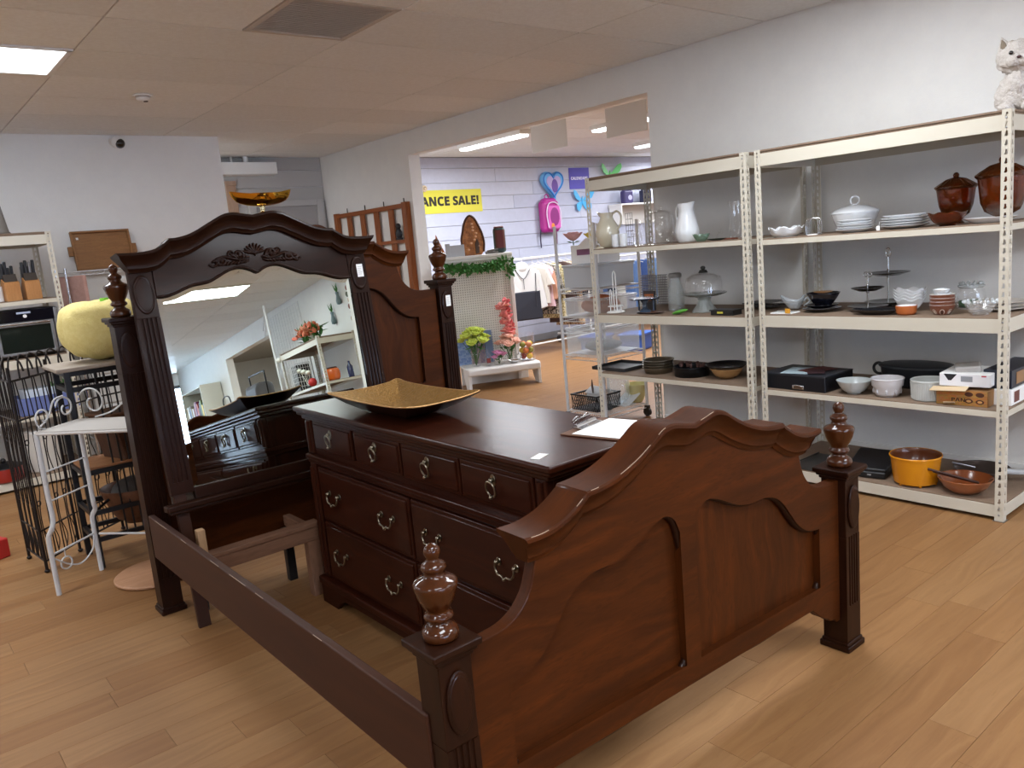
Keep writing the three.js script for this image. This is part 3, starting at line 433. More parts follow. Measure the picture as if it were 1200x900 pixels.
{ // ------------- right unit, second shelf
  let p = P(921, 4.02, S2);
  { const g = wavy(lathe(bowlProfile(.092, .05, .06, .004, .5), 48), 7, .07, .012); const s = solo('scalloped_dish', 'low white shell-edged dish at the left end of the upper shelf', 'dish', g, CHINA, p); }
  p = P(954, 4.0, S2); { const t = thing('wire_holder', 'small chrome wire napkin holder beside the white tureen', 'holder', p, .3); const w = [], u = (x) => tube([[x, .004, -.03], [x, .06, -.03], [x, .085, -.022], [x, .085, .022], [x, .06, .03], [x, .004, .03]], .0022, 30, 5);
    part('wires', [u(-.04), u(0), u(.04), rod([-.04, .004, .03], [.04, .004, .03], .002), rod([-.04, .004, -.03], [.04, .004, -.03], .002), rod([-.04, .05, .03], [.04, .05, .03], .002), rod([-.04, .05, -.03], [.04, .05, -.03], .002)], CHROME, t); part('base', rb(.085, .006, .05, .002, 0, .003, .0), WHITE, t); }
  p = P(1002, 4.2, S2); { const t = thing('soup_tureen', 'white ribbed tureen with loop-handled lid behind a plate stack', 'tureen', p);
    part('body', wavy(lathe(bowlProfile(.118, .098, .06, .005, .45), 64), 16, .012, .02), CHINA, t); const lid = part('lid', lathe([[.121, .098], [.122, .102], [.105, .115], [.07, .13], [.03, .138], [0, .14], [0, .136], [.03, .134], [.07, .126], [.1, .111], [.115, .099]], 48), CHINA, t); part('loop_handle', tor(.023, .0055, 0, .162, 0, 0, -.75), CHINA, lid); }
  p = P(1001, 3.985, S2); for (let i = 0; i < 5; i++) solo('white_plate', `${NTH[i]} white plate of the short stack in front of the tureen`, 'plate', plateGeo(.093 - (i > 2 ? .006 : 0)), CHINA, [p.x + (i % 2) * .004, S2 + .001 + i * .0115, p.z + (i % 3) * .004], 0, 'plates in front of the tureen');
  p = P(1029, 3.95, S2); { const t = thing('hanging_tag', 'tiny white price tag on a string beside the plates', 'tag', [p.x, S2, p.z]); part('card', rb(.016, .022, .002, .0005, 0, .013, 0, 0, -1.2), PAPER, t); part('string', tube([[0, .022, 0], [.006, .034, .004], [.012, .046, 0]], .0008, 10, 4), PAPER, t); }
  p = P(1060, 4.08, S2); for (let i = 0; i < 5; i++) solo('white_plate', `${NTH[i]} white plate of the stack next to the amber bowl`, 'plate', plateGeo(.114 - (i > 3 ? .016 : 0)), CHINA, [p.x, S2 + .001 + i * .0125, p.z + (i % 2) * .004], 0, 'plates next to the amber bowl');
  const AMBER = phy({ color: 0xc06a2a, roughness: .05, transmission: .9, thickness: .006, ior: 1.5, attenuationColor: 0x9a3a0c, attenuationDistance: .014 });
  const amberJar = (label, pos, r, h) => { const t = thing('amber_canister', label, 'canister', pos, 0, 'lidded amber glass canisters');
    part('jar', wavy(lathe([[0, .012], [r * .3, .01], [r * .42, 0], [r * .45, .004], [r * .3, .018], [r * .32, .026], [r * .7, .05], [r * .86, .09], [r * .92, h * .5], [r * .98, h * .68], [r * .96, h * .7], [r * .88, h * .5], [r * .8, .09], [r * .6, .054], [0, .034]], 48), 18, .012, .03), AMBER, t);
    const lid = part('lid', wavy(lathe([[r, h * .69], [r * 1.1, h * .73], [r * 1.08, h * .75], [r * .9, h * .79], [r * .5, h * .88], [r * .18, h * .91], [r * .1, h * .92], [0, h * .92], [0, h * .9], [r * .5, h * .86], [r * .95, h * .73], [r * .94, h * .69]], 48), 18, .02, h * .7), AMBER, t); part('knob', sph(r * .16, 0, h * .96, 0, 1, 1.05, 1), AMBER, lid); return t; };
  p = P(1120, 4.28, S2); amberJar('smaller amber glass canister with ball-topped lid behind the amber bowl', p, .088, .245); p = P(1174, 4.18, S2); amberJar('larger amber glass canister by the end post of the shelving', p, .104, .29);
  p = P(1110, 4.03, S2); solo('amber_bowl', 'dark amber glass bowl with flared rim on a foot', 'bowl', wavy(lathe(bowlProfile(.085, .062, .035, .004, .55), 48), 8, .03, .03), AMBER, p);
  p = P(1160, 4.08, S2); solo('white_platter', 'white oval platter lying behind the end post', 'platter', (() => { const g = plateGeo(.1, 0, .026); g.scale(.8, 1, 1.15); return g; })(), CHINA, p);
}
{ // ------------- right unit, middle shelf
  let p = P(900, 4.3, S3); solo('black_tray', 'flat black tray lying deep on the middle shelf', 'tray', [rb(.2, .016, .2, .006, 0, .008, 0), rb(.22, .006, .22, .003, 0, .024, 0)], BLACK, p);
  p = P(931, 4.12, S3); { const t = thing('gravy_boat', 'pale grey-white gravy boat with long pouring lip', 'gravy boat', p, 0); const n = 40, pos = [], idx = []; const R = [[.0, .006, 0], [.03, .004, 0], [.036, .014, 0], [.05, .04, 1], [.055, .052, 1.6], [.05, .052, 1.6], [.045, .03, .8], [.0, .012, 0]];
    R.forEach(([r, y, k]) => { for (let j = 0; j < n; j++) { const a = j / n * 6.28318, c = Math.cos(a), lip = Math.pow(Math.max(0, c), 4), bk = Math.pow(Math.max(0, -c), 6); pos.push(r * .75 * Math.sin(a) * (1 - .35 * lip * (k > 0)), y + k * .018 * lip + k * .022 * bk, r * c * (1 + .62 * lip * (k > 0) + .22 * bk * (k > 0))); } }); for (let i = 0; i < R.length - 1; i++) for (let j = 0; j < n; j++) { const a = i * n + j, b = i * n + (j + 1) % n; idx.push(a, a + n, b, b, a + n, b + n); } const g = new THREE.BufferGeometry(); g.setAttribute('position', new THREE.Float32BufferAttribute(pos, 3)); g.setIndex(idx); g.computeVertexNormals(); g.rotateY(Math.PI);
    part('boat', g, glossy(0xc4ccd2, .2), t); part('handle', tube([[0, .05, .06], [0, .07, .085], [0, .05, .095], [0, .022, .06]], .005, 20, 6), glossy(0xc4ccd2, .2), t); }
  p = P(920, 3.955, S3); { const t = thing('plastic_box', 'clear plastic box with white base at the shelf front', 'box', p, -Math.PI / 2); part('base', rb(.13, .008, .09, .003, 0, .004, 0), PAPER, t); part('cover', [rb(.128, .052, .088, .005, 0, .034, 0)], GLASS, t); part('orange_sticker', rb(.03, .026, .002, .0006, .045, .018, .047), plain(0xd99a2b, .6), t); }
  p = P(965, 4.06, S3); for (let i = 0; i < 2; i++) solo('navy_plate', i ? 'smaller dark navy plate directly under the navy bowl' : 'larger dark navy plate lying on the shelf board', 'plate', plateGeo(.1 - i * .012, 0, .02), glossy(0x11131c, .2), [p.x, S3 + .001 + i * .018, p.z - .01], 0, 'stacked dark navy plates');
  solo('navy_bowl', 'dark navy footed bowl on the stacked navy plates', 'bowl', lathe(bowlProfile(.088, .068, .045, .005, .8), 40), glossy(0x11131c, .2), [p.x, S3 + .034, p.z - .0]); solo('amber_saucer', 'thin tan saucer resting in the navy bowl', 'saucer', plateGeo(.05, 0, .01), glossy(0xa8763c, .3), [p.x, S3 + .098, p.z]);
  const DARKPLATE = glossy(0x2a2624, .2);
  const server = (label, pos, r1, r2, h1, h) => { const t = thing('tiered_stand', label, 'stand', pos, 0, 'tiered serving stands'); part('lower_plate', plateGeo(r1, .012, .016), DARKPLATE, t); part('upper_plate', plateGeo(r2, h1, .018), DARKPLATE, t); part('pole', [rod([0, .004, 0], [0, h, 0], .0045, 8), sph(.008, 0, h1 - .006, 0), sph(.007, 0, h1 + .03, 0), cyl(.02, .012, .012, 0, .006, 0)], CHROME, t); return t; };
  p = P(1017, 4.1, S3); { const t = server('two-tier stand with dark plates and a heart-shaped chrome finial', p, .1, .082, .105, .175); part('finial', [tor(.012, .003, 0, .19, .01, 0, Math.PI / 2), tor(.012, .003, 0, .19, -.01, 0, Math.PI / 2)], CHROME, t); }
  p = P(1041, 4.32, S3); { const t = server('taller two-tier stand with a loop on top', p, .12, .11, .165, .265); part('finial', (() => { const g = tor(.012, .0032, 0, 0, 0, 0, Math.PI / 2); g.scale(1, 1.9, 1); return g.translate(0, .285, 0); })(), CHROME, t); }
  p = P(1027, 3.96, S3); solo('black_platter', 'shallow black oval platter at the shelf front', 'platter', (() => { const g = plateGeo(.1, 0, .028); g.scale(.7, 1, 1.25); return g; })(), glossy(0x1b1b1e, .25), p);
  p = P(1062, 3.965, S3); { const t = thing('terracotta_ramekin', 'orange terracotta ramekin with white inside', 'ramekin', p); part('body', lathe([[0, 0], [.038, 0], [.046, .012], [.049, .044], [.0475, .046], [.0465, .044]], 36), plain(0xb2602c, .55), t); part('glaze', lathe([[.0465, .0455], [.043, .014], [0, .01]], 36), CHINA, t); }
  p = P(1066, 4.12, S3); for (let i = 0; i < 4; i++) solo('fluted_bowl', `${NTH[i]} white fluted bowl of the stack behind the terracotta ramekin`, 'bowl', wavy(lathe(bowlProfile(.07 + i * .002, .062, .03, .004, .55), 48), 6, .06, .03, i * .3), CHINA, [p.x, S3 + .001 + i * .0155, p.z], 0, 'nested white fluted bowls');
  p = P(1104, 3.99, S3); { const band = canvasMap(512, 128, (x, w, h) => { x.fillStyle = '#7b4a38'; x.fillRect(0, 0, w, h); for (let i = 0; i < 8; i++) { x.strokeStyle = '#e7dfd6'; x.lineWidth = 4; x.beginPath(); x.ellipse(32 + i * 64, 64, 17, 30, 0, 0, 7); x.stroke(); x.fillStyle = i % 2 ? '#e7dfd6' : '#4a2a20'; x.beginPath(); x.ellipse(32 + i * 64, 64, 10, 20, 0, 0, 7); x.fill(); } }); const BAND = phy({ map: band, roughness: .3, clearcoat: .4 }), RIM = glossy(0xd8d2cb, .25);
    for (let i = 0; i < 4; i++) { const t = thing('patterned_bowl', `${NTH[i]} brown white-oval bowl of the stack by the glass jar`, 'bowl', [p.x, S3 + .001 + i * .0165, p.z], i * .9, 'stacked brown patterned bowls'); part('outside', lathe([[.03, 0], [.036, .003], [.05, .022], [.056, .046]], 40), BAND, t, 'x', true); part('inside', lathe([[.056, .046], [.0565, .0475], [.055, .047], [.048, .024], [.03, .006], [0, .004]], 40), RIM, t); }
    for (let i = 0; i < 2; i++) solo('tea_cup', i ? 'topmost small white cup above the brown bowls' : 'small white cup standing directly in the brown bowls', 'cup', [lathe(bowlProfile(.036, .03, .018, .003, .5), 32), tor(.011, .003, 0, .018, .042, 0, Math.PI / 2)], CHINA, [p.x - .01, S3 + .072 + i * .02, p.z + .006 - i * .006], i * .7 + 1.2, 'cups on the brown bowls'); }
  p = P(1138, 4.22, S3); { const t = thing('glass_jar', 'stout clear glass jar with green contents and beaded lid', 'jar', p); part('jar', lathe([[0, .004], [.055, 0], [.064, .01], [.066, .08], [.055, .1], [.05, .105], [.048, .1], [.06, .08], [.06, .012], [0, .008]], 32), GLASS, t); part('lid', [lathe([[.052, .104], [.06, .11], [.058, .118], [.03, .124], [0, .125]], 32), ...Array.from({ length: 10 }, (_, i) => sph(.009, .046 * Math.cos(i * .628), .125, .046 * Math.sin(i * .628)))], phy({ color: 0xd8dcdc, roughness: .08, transmission: .6, thickness: 0 }), t); part('green_contents', lathe([[0, .01], [.055, .01], [.055, .04], [0, .045]], 24), plain(0x2f5a3e, .6), t); }
  p = P(1149, 4.0, S3); { const n = 16, g = wavy(lathe(bowlProfile(.07, .06, .035, .005, .6), 64), n, .03, .01); const t = thing('crystal_bowl', 'cut crystal bowl with beaded rim near the end post', 'bowl', p); part('bowl', g, phy({ color: 0xffffff, roughness: .08, transmission: .9, thickness: 0, ior: 1.5 }), t); part('beaded_rim', Array.from({ length: n }, (_, i) => sph(.0085, .069 * Math.cos(i / n * 6.283), .062, .069 * Math.sin(i / n * 6.283), 1, 1, 1, 8)), phy({ color: 0xf2f6f8, roughness: .05, transmission: .6, thickness: 0 }), t); }
  p = V(4.18, S3, -1.46); for (let i = 0; i < 3; i++) solo('cream_plate', `${NTH[i]} cream plate of the stack beside the end post`, 'plate', plateGeo(.11, 0, .014), glossy(0xc9bfb2, .3), [p.x, S3 + .001 + i * .015, p.z], 0, 'cream plates by the end post');
}
{ // ------------- right unit, fourth shelf
  let p = P(947, 4.05, S4); { const t = thing('black_case', 'flat black carrying case with a silver latch under loose papers', 'case', p, -Math.PI / 2 - .04); part('case', rb(.38, .085, .28, .006, 0, .0425, 0), plain(0x12141a, .35), t); part('latch', [rb(.07, .022, .004, .002, .03, .02, .142), tube([[0, .012, .145], [.002, .028, .15], [.058, .028, .15], [.06, .012, .145]], .0028, 20, 6)], CHROME, t); part('edge_strip', [rb(.382, .006, .282, .002, 0, .086, 0)], plain(0x2a2c33, .4), t); }
  for (const [dx, dz, ry, w, h, c, l] of [[-.03, .03, .2, .2, .15, 0xa9bcc4, 'pale blue paper on the black case'], [.05, -.02, -.3, .18, .12, 0x5a2c28, 'dark red printed sheet on the black case'], [.08, .05, .5, .12, .09, 0x3a2226, 'small dark card on the black case']]) solo('loose_paper', l, 'paper', rb(w, .0015, h, .0005, 0, .001, 0), plain(c, .6), [p.x + dz * -1, S4 + .0905 + (l[0] === 'p' ? 0 : l[0] === 'd' ? .0025 : .005), p.z + dx], ry, 'papers on the black case');
  p = P(1001, 3.975, S4); solo('steel_bowl', 'wide pale grey mixing bowl next to the black case', 'bowl', lathe(bowlProfile(.088, .072, .035, .003, .6), 44), glossy(0xbfc6c6, .3), p);
  p = P(1040, 3.985, S4); { const t = thing('embossed_bowl', 'white stoneware bowl with embossed lower band', 'bowl', p); part('bowl', lathe([[0, 0], [.05, 0], [.062, .02], [.068, .052], [.074, .056], [.078, .09], [.081, .092], [.079, .096], [.074, .094], [.07, .06], [.06, .024], [0, .012]], 44), glossy(0xd0ced0, .3), t); part('relief', Array.from({ length: 9 }, (_, i) => sph(.011, .064 * Math.cos(i * .7), .03, .064 * Math.sin(i * .7), .6, 1.3, .6, 8)), glossy(0xb9b7ba, .35), t); }
  p = P(1074, 4.27, S4); { const t = thing('oval_roaster', 'large dark grey oval roasting pan at the back of the shelf', 'roaster', p); part('pan', (() => { const g = lathe([[0, 0], [.12, 0], [.145, .02], [.155, .1], [.162, .105], [.156, .108], [.15, .1], [.138, .024], [0, .006]], 48); g.scale(.72, 1, 1.2); return g; })(), plain(0x2b2e33, .35, .3), t); part('handle', [tor(.03, .008, 0, .085, .2, 0, Math.PI / 2), tor(.03, .008, 0, .085, -.2, 0, Math.PI / 2)], BLACK, t); part('lid_rim', (() => { const g = lathe([[.163, .108], [.166, .114], [.15, .122], [.06, .128], [0, .129]], 48); g.scale(.72, 1, 1.2); return g; })(), plain(0x383b40, .4, .3), t); }
  p = P(1089, 4.0, S4); { const t = thing('souffle_dish', 'white ribbed souffle dish with straight sides', 'dish', p); const g = lathe([[0, 0], [.075, 0], [.079, .006], [.083, .09], [.085, .092], [.085, .1], [.081, .102], [.078, .094], [.074, .01], [0, .008]], 120); part('dish', g, glossy(0xbfc2bf, .25), t); part('ribs', Array.from({ length: 60 }, (_, i) => rod([.0785 * Math.cos(i / 60 * 6.283), .008, .0785 * Math.sin(i / 60 * 6.283)], [.083 * Math.cos(i / 60 * 6.283), .088, .083 * Math.sin(i / 60 * 6.283)], .0022, 5)), glossy(0xc6c9c6, .25), t); }
  const boxArt = canvasMap(512, 220, (x, w, h) => { x.fillStyle = '#a97a45'; x.fillRect(0, 0, w, h); for (let i = 0; i < 240; i++) { x.fillStyle = `rgba(${120 + hash(i, 1, 3) * 90 | 0},${80 + hash(i, 2, 3) * 60 | 0},40,.35)`; x.fillRect(hash(i, 3, 3) * w, hash(i, 4, 3) * h, 20 + hash(i, 5, 3) * 60, 6 + hash(i, 6, 3) * 20); } x.fillStyle = '#4a2413'; for (const [a, b] of [[330, 50], [440, 52], [330, 150], [440, 155]]) { x.beginPath(); x.ellipse(a, b, 42, 34, 0, 0, 7); x.fill(); } x.fillStyle = '#c9955a'; for (const [a, b] of [[330, 150], [440, 155]]) { x.beginPath(); x.ellipse(a, b, 24, 18, 0, 0, 7); x.fill(); } x.fillStyle = '#2c150b'; x.font = 'bold 74px sans-serif'; x.fillText('PAN', 150, 165); });
  p = P(1137, 4.03, S4); { const t = thing('bakeware_box', 'torn brown cardboard bakeware box printed PAN', 'box', p, -Math.PI / 2 + .03); const W = .225, Hh = .075; part('carton', rb(W, Hh, .26, .002, 0, Hh / 2, -.02), plain(0x8f673d, .8), t); part('printed_front', face(W - .004, Hh - .004, 0, Hh / 2, .1115), std({ map: boxArt, roughness: .7 }), t, 'x', true); part('torn_flap', [rb(.16, .003, .05, .001, -.05, Hh + .006, .125, .25, 0, .05), rb(.05, .0025, .03, .001, -.05, .012, .122, -.5, .3)], plain(0xcdb592, .85), t);
    const wb = canvasMap(256, 128, (x, w, h) => { x.fillStyle = '#e2e2e6'; x.fillRect(0, 0, w, h); x.fillStyle = '#1b1b20'; x.beginPath(); x.moveTo(20, 0); x.lineTo(90, 0); x.lineTo(60, 70); x.lineTo(45, 70); x.fill(); x.fillStyle = '#8c8f96'; x.fillRect(110, 20, 60, 60); x.fillStyle = '#b63a4a'; x.fillRect(215, 6, 24, 14); });
    const b = thing('white_box', 'white printed carton lying on the brown bakeware box', 'box', [p.x + .01, S4 + Hh + .014, p.z], -Math.PI / 2 + .1); part('carton', rb(.215, .06, .24, .002, 0, .031, -.01), PAPER, b); part('printed_front', face(.211, .056, 0, .031, .1115), std({ map: wb, roughness: .6 }), b, 'x', true); part('plastic_wrap', rb(.11, .035, .1, .01, -.01, .075, .02, .1, .3, .08), phy({ color: 0xc8c4c0, roughness: .2, transmission: .4, thickness: 0 }), b); }
  p = V(4.2, S4, -1.412); { const t = thing('dark_box', 'dark blue box with a photo panel on a white carton by the end post', 'box', p, 0); part('lower_carton', rb(.4, .075, .13, .003, 0, .0375, 0), PAPER, t); part('upper_box', rb(.38, .085, .12, .003, 0, .12, 0), plain(0x1a1f2d, .4), t); part('picture', [bx(.09, .055, .002, -.09, .12, .0615)], plain(0x9a7550, .6), t); part('print', bx(.06, .05, .002, -.14, .0375, .066), plain(0x6b3b30, .6), t); part('print', bx(.03, .03, .002, 0, .0375, .066), plain(0x6b3b30, .6), t); }
}
{ // ------------- right unit, bottom shelf
  let p = P(965, 4.05, S5); solo('baking_sheet', 'dark flat baking sheet at the far end of the bottom shelf', 'tray', [rb(.32, .008, .24, .003, 0, .004, 0), rb(.33, .006, .006, .002, 0, .011, .12), rb(.33, .006, .006, .002, 0, .011, -.12)], plain(0x3a3835, .45, .4), p);
  p = P(1022, 4.06, S5); { const t = thing('electric_griddle', 'black folding electric grill standing on the bottom shelf', 'grill', p, -Math.PI / 2 + .2); part('base', rb(.2, .035, .26, .01, 0, .02, 0), plain(0x17181b, .45), t); part('lid', rb(.2, .03, .26, .01, 0, .058, -.01, .16), plain(0x1c1d20, .4), t); part('badge', rb(.02, .006, .003, .001, .02, .022, .131), plain(0x9a9a9a, .4), t); }
  const YEL = glossy(0xd58a14, .22), BRN = glossy(0x6a3513, .28);
  p = P(1073, 4.0, S5); { const t = thing('yellow_pot', 'mustard yellow glazed stockpot with brown inside on small feet', 'pot', p); part('pot', lathe([[0, .008], [.095, .008], [.103, .015], [.117, .13], [.121, .142], [.124, .148], [.121, .153], [.117, .151]], 56), YEL, t); part('lining', lathe([[.117, .151], [.11, .13], [.096, .02], [0, .016]], 48), BRN, t); for (let i = 0; i < 6; i++) part('foot', sph(.008, .092 * Math.cos(i * 1.047 + .4), .006, .092 * Math.sin(i * 1.047 + .4), 1, .8, 1, 8), YEL, t); }
  p = P(1131, 3.99, S5); { const t = thing('copper_pan', 'wide terracotta brown frying pan at the front of the bottom shelf', 'pan', p); part('pan', lathe([[0, 0], [.06, .002], [.095, .03], [.118, .07], [.121, .073], [.119, .075]], 52), glossy(0x9a5a30, .3), t); part('lining', lathe([[.119, .075], [.112, .068], [.09, .034], [.055, .008], [0, .006]], 48), glossy(0x7a4020, .22), t); }
  { const q = [p.x, S5 + .085, p.z]; const t = thing('salad_servers', 'pair of dark wooden servers leaning in the brown pan', 'utensils', q); part('server', rod([-.06, .02, -.15], [.02, -.035, .05], .006), plain(0x3a1d12, .4), t); part('server', rod([-.05, .008, -.13], [.03, -.04, .05], .006), plain(0x3a1d12, .4), t); }
  p = P(1150, 4.26, S5); { const t = thing('skillet', 'grey skillet with long white handle behind the brown pan', 'pan', p); part('pan', lathe([[0, 0], [.1, 0], [.125, .05], [.128, .052], [.122, .05], [.098, .008], [0, .006]], 44), plain(0x4a3f3a, .35, .4), t); part('handle', rb(.2, .026, .034, .01, .03, .05, .2, 0, -1.2, .0), plain(0xb9bcc0, .4), t); part('side_rod', rod([-.05, .07, -.12], [.0, .045, -.03], .006), STEEL, t); }
}
{ // ------------- plush cat on top of the right unit
  const p = P(1192, 4.16, 1.829), FUR = std({ map: blotch(0xb9b0a8, 0xd6d0ca, .06, 301, 12), bumpMap: fineBump, bumpScale: .004, roughness: 1 }), t = thing('plush_cat', 'fluffy grey-white plush cat sitting on the shelving top', 'plush toy', p, -Math.PI / 2 + .35);
  const furry = (g, a, s) => { g = mergeVertices(g); const q = g.attributes.position, n = g.attributes.normal; for (let i = 0; i < q.count; i++) { const k = a * (tnoise(q.getX(i) * 6 + 9, q.getY(i) * 6 + q.getZ(i) * 5 + 9, 64, 64, s) - .4); q.setXYZ(i, q.getX(i) + n.getX(i) * k, q.getY(i) + n.getY(i) * k, q.getZ(i) + n.getZ(i) * k); } g.computeVertexNormals(); return g; };
  part('body', [furry(sph(.085, 0, .08, 0, 1, 1.15, .95, 32), .02, 5), furry(sph(.05, 0, .12, .04, 1, 1.2, 1, 24), .015, 6), furry(sph(.033, -.045, .022, .075, 1, .75, 1.4, 20), .008, 7), furry(sph(.033, .045, .022, .075, 1, .75, 1.4, 20), .008, 8)], FUR, t);
  part('head', [furry(sph(.078, 0, .235, .02, 1.05, .95, .95, 32), .016, 9), furry(sph(.03, -.018, .215, .085, 1, .8, .8, 20), .006, 3), furry(sph(.03, .018, .215, .085, 1, .8, .8, 20), .006, 4)], FUR, t);
  for (const s of [-1, 1]) { const e = part('ear', [xf(new THREE.ConeGeometry(.034, .06, 14), s * .058, .305, .02, 0, 0, -s * .3)], FUR, t); part('inner_ear', xf(new THREE.ConeGeometry(.022, .044, 12), s * .059, .300, .033, .1, 0, -s * .3), plain(0x7d7060, .9), e); part('eye', sph(.009, s * .03, .25, .09), glossy(0x120c0a, .1), t); }
  part('nose', sph(.008, 0, .226, .112, 1.2, .8, .8), plain(0x4a3032, .5), t);
}
const [U1, U2, U3, U4] = LV2.map(l => l[0]);
{ // ------------- left unit, second shelf
  const CRM = glossy(0xd8cfb8, .2);
  const pitcher = (name, label, pos, turn, prof, hs, mat, spout, flute) => { const t = thing(name, label, 'pitcher', pos, turn); let g = lathe(prof, 48); const top = prof[Math.floor(prof.length / 2)][1]; const q = g.attributes.position; for (let i = 0; i < q.count; i++) { const x = q.getX(i), y = q.getY(i), z = q.getZ(i), a = Math.atan2(z, x), k = Math.pow(Math.max(0, Math.cos(a)), 10) * clamp((y - top * .82) / (top * .18)); const f = 1 + flute * Math.cos(a * 14 + y * 30) * clamp(y * 30); q.setXYZ(i, x * f * (1 + spout * k), y + spout * .016 * k, z * f); } g.computeVertexNormals(); part('body', g, mat, t); part('handle', tube(hs, .0075, 30, 8), mat, t); return t; };
  let p = P(713, 4.06, U2); pitcher('cream_pitcher', 'cream round-bellied pitcher with curled handle', p, Math.PI / 2 + .2, [[0, 0], [.045, 0], [.05, .01], [.075, .06], [.082, .10], [.074, .145], [.05, .185], [.042, .205], [.05, .235], [.047, .235], [.038, .205], [.045, .185], [.07, .14], [.075, .1], [.04, .012], [0, .01]], [[-.05, .225, 0], [-.085, .238, 0], [-.112, .21, 0], [-.11, .16, 0], [-.085, .12, 0], [-.07, .1, 0]], CRM, .55, 0);
  for (const [px, dx] of [[722, 3.965], [731, 3.97]]) { const q = P(px, dx, U2); solo('white_shaker', px < 725 ? 'short white tapered porcelain cup touching the cream pitcher' : 'short white tapered porcelain cup next to the glass tumbler', 'cup', lathe([[0, 0], [.022, 0], [.025, .01], [.029, .084], [.027, .088], [.024, .084], [.02, .012], [0, .01]], 28), CHINA, q, 0, 'white cups before the cream pitcher'); }
  p = P(703, 3.94, U2); solo('cream_saucer', 'small flat cream saucer lying at the shelf edge', 'saucer', lathe([[0, .014], [.02, .013], [.032, .004], [.034, 0], [0, 0]]), CRM, p);
  p = P(739, 4.2, U2); { const t = thing('wire_rack', 'small grey wire rack standing behind the pitcher', 'rack', p, 0); const w = []; for (let i = 0; i < 4; i++) w.push(rod([0, .002, -.03 + i * .02], [0, .22, -.03 + i * .02], .0018)); for (let j = 0; j < 6; j++) w.push(rod([0, .02 + j * .04, -.032], [0, .02 + j * .04, .032], .0018)); w.push(rod([-.03, .003, -.03], [.03, .003, -.03], .002), rod([-.03, .003, .03], [.03, .003, .03], .002)); part('wires', w, STEEL, t); }
  const CG = phy({ color: 0xffffff, roughness: .04, transmission: 1, thickness: 0, ior: 1.45 });
  for (const [px, dx, r, h, l] of [[744, 3.98, .026, .11, 'short clear glass tumbler between cream pitcher and jar'], [752, 4.06, .032, .17, 'clear glass carafe with flared neck'], [748, 4.2, .028, .14, 'clear glass bottle behind the carafe'], [763, 3.99, .03, .075, 'small cut glass creamer before the big jar']]) { const q = P(px, dx, U2); solo('glass_vessel', l, 'glass', wavy(lathe([[0, .006], [r * .9, 0], [r, .008], [r * 1.02, h * .45], [r * .6, h * .72], [r * .62, h * .82], [r * .95, h], [r * .9, h], [r * .55, h * .82], [r * .53, h * .72], [r * .92, h * .45], [r * .88, .014], [0, .014]], 32), 8, .02, .01), CG, q, 0, 'clear glass vessels'); }
  p = P(775, 4.1, U2); { const t = thing('cookie_jar', 'large ribbed clear glass jar with domed lid', 'jar', p); part('jar', wavy(lathe([[0, .006], [.07, 0], [.085, .012], [.09, .1], [.085, .165], [.07, .185], [.066, .185], [.08, .16], [.084, .1], [.08, .018], [0, .014]], 64), 20, .02, .02), CG, t); const l = part('lid', lathe([[.074, .186], [.076, .192], [.06, .206], [.025, .214], [.012, .216], [0, .216], [0, .212], [.024, .21], [.058, .202], [.07, .188]], 40), CG, t); part('knob', sph(.016, 0, .23, 0, 1, .9, 1), CG, l); }
  p = P(806, 4.03, U2); pitcher('white_pitcher', 'tall white swirled porcelain pitcher', p, Math.PI / 2 + Math.PI - .25, [[0, 0], [.05, 0], [.058, .008], [.072, .04], [.074, .075], [.062, .125], [.05, .165], [.046, .195], [.052, .235], [.049, .235], [.042, .195], [.046, .165], [.056, .125], [.067, .075], [.05, .012], [0, .01]], [[-.045, .215, 0], [-.08, .222, 0], [-.1, .195, 0], [-.094, .15, 0], [-.075, .115, 0], [-.066, .095, 0]], CHINA, .4, .022);
  p = P(822, 3.95, U2); solo('green_glass_dish', 'small pale green glass dish at the shelf front', 'dish', wavy(lathe(bowlProfile(.05, .042, .025, .003, .6), 40), 8, .05, .02), phy({ color: 0xb9cdbf, roughness: .08, transmission: .75, thickness: 0 }), p);
  p = P(840, 3.98, U2); { const t = thing('leaf_tray', 'dark green leaf dish with pale stem ornament', 'dish', p); part('leaf', (() => { const g = plateGeo(.05, 0, .012); g.scale(.7, 1, 1.3); return g; })(), glossy(0x2f3a30, .3), t); part('ornament', [tube([[0, .01, 0], [0, .04, .01], [0, .05, .025]], .004, 12, 6), sph(.014, 0, .05, .03, .5, 1, 1.2)], CG, t); part('brown_edge', rb(.03, .006, .08, .002, .01, .005, .09), plain(0x7a3f2c, .6), t); }
  p = P(864, 4.02, U2); { const t = thing('crystal_vase', 'tall cut crystal vase with swirled base by the shelf post', 'vase', p); let g = lathe([[0, .01], [.035, 0], [.042, .01], [.046, .06], [.04, .1], [.037, .17], [.04, .21], [.037, .21], [.034, .17], [.036, .1], [.041, .06], [.036, .016], [0, .016]], 56); const q = g.attributes.position; for (let i = 0; i < q.count; i++) { const x = q.getX(i), y = q.getY(i), z = q.getZ(i), f = 1 + .035 * Math.cos(Math.atan2(z, x) * 10 + y * 45); q.setXYZ(i, x * f, y + (y > .205 ? .008 * Math.cos(Math.atan2(z, x) * 8) : 0), z * f); } g.computeVertexNormals(); part('vase', g, CG, t); }
}
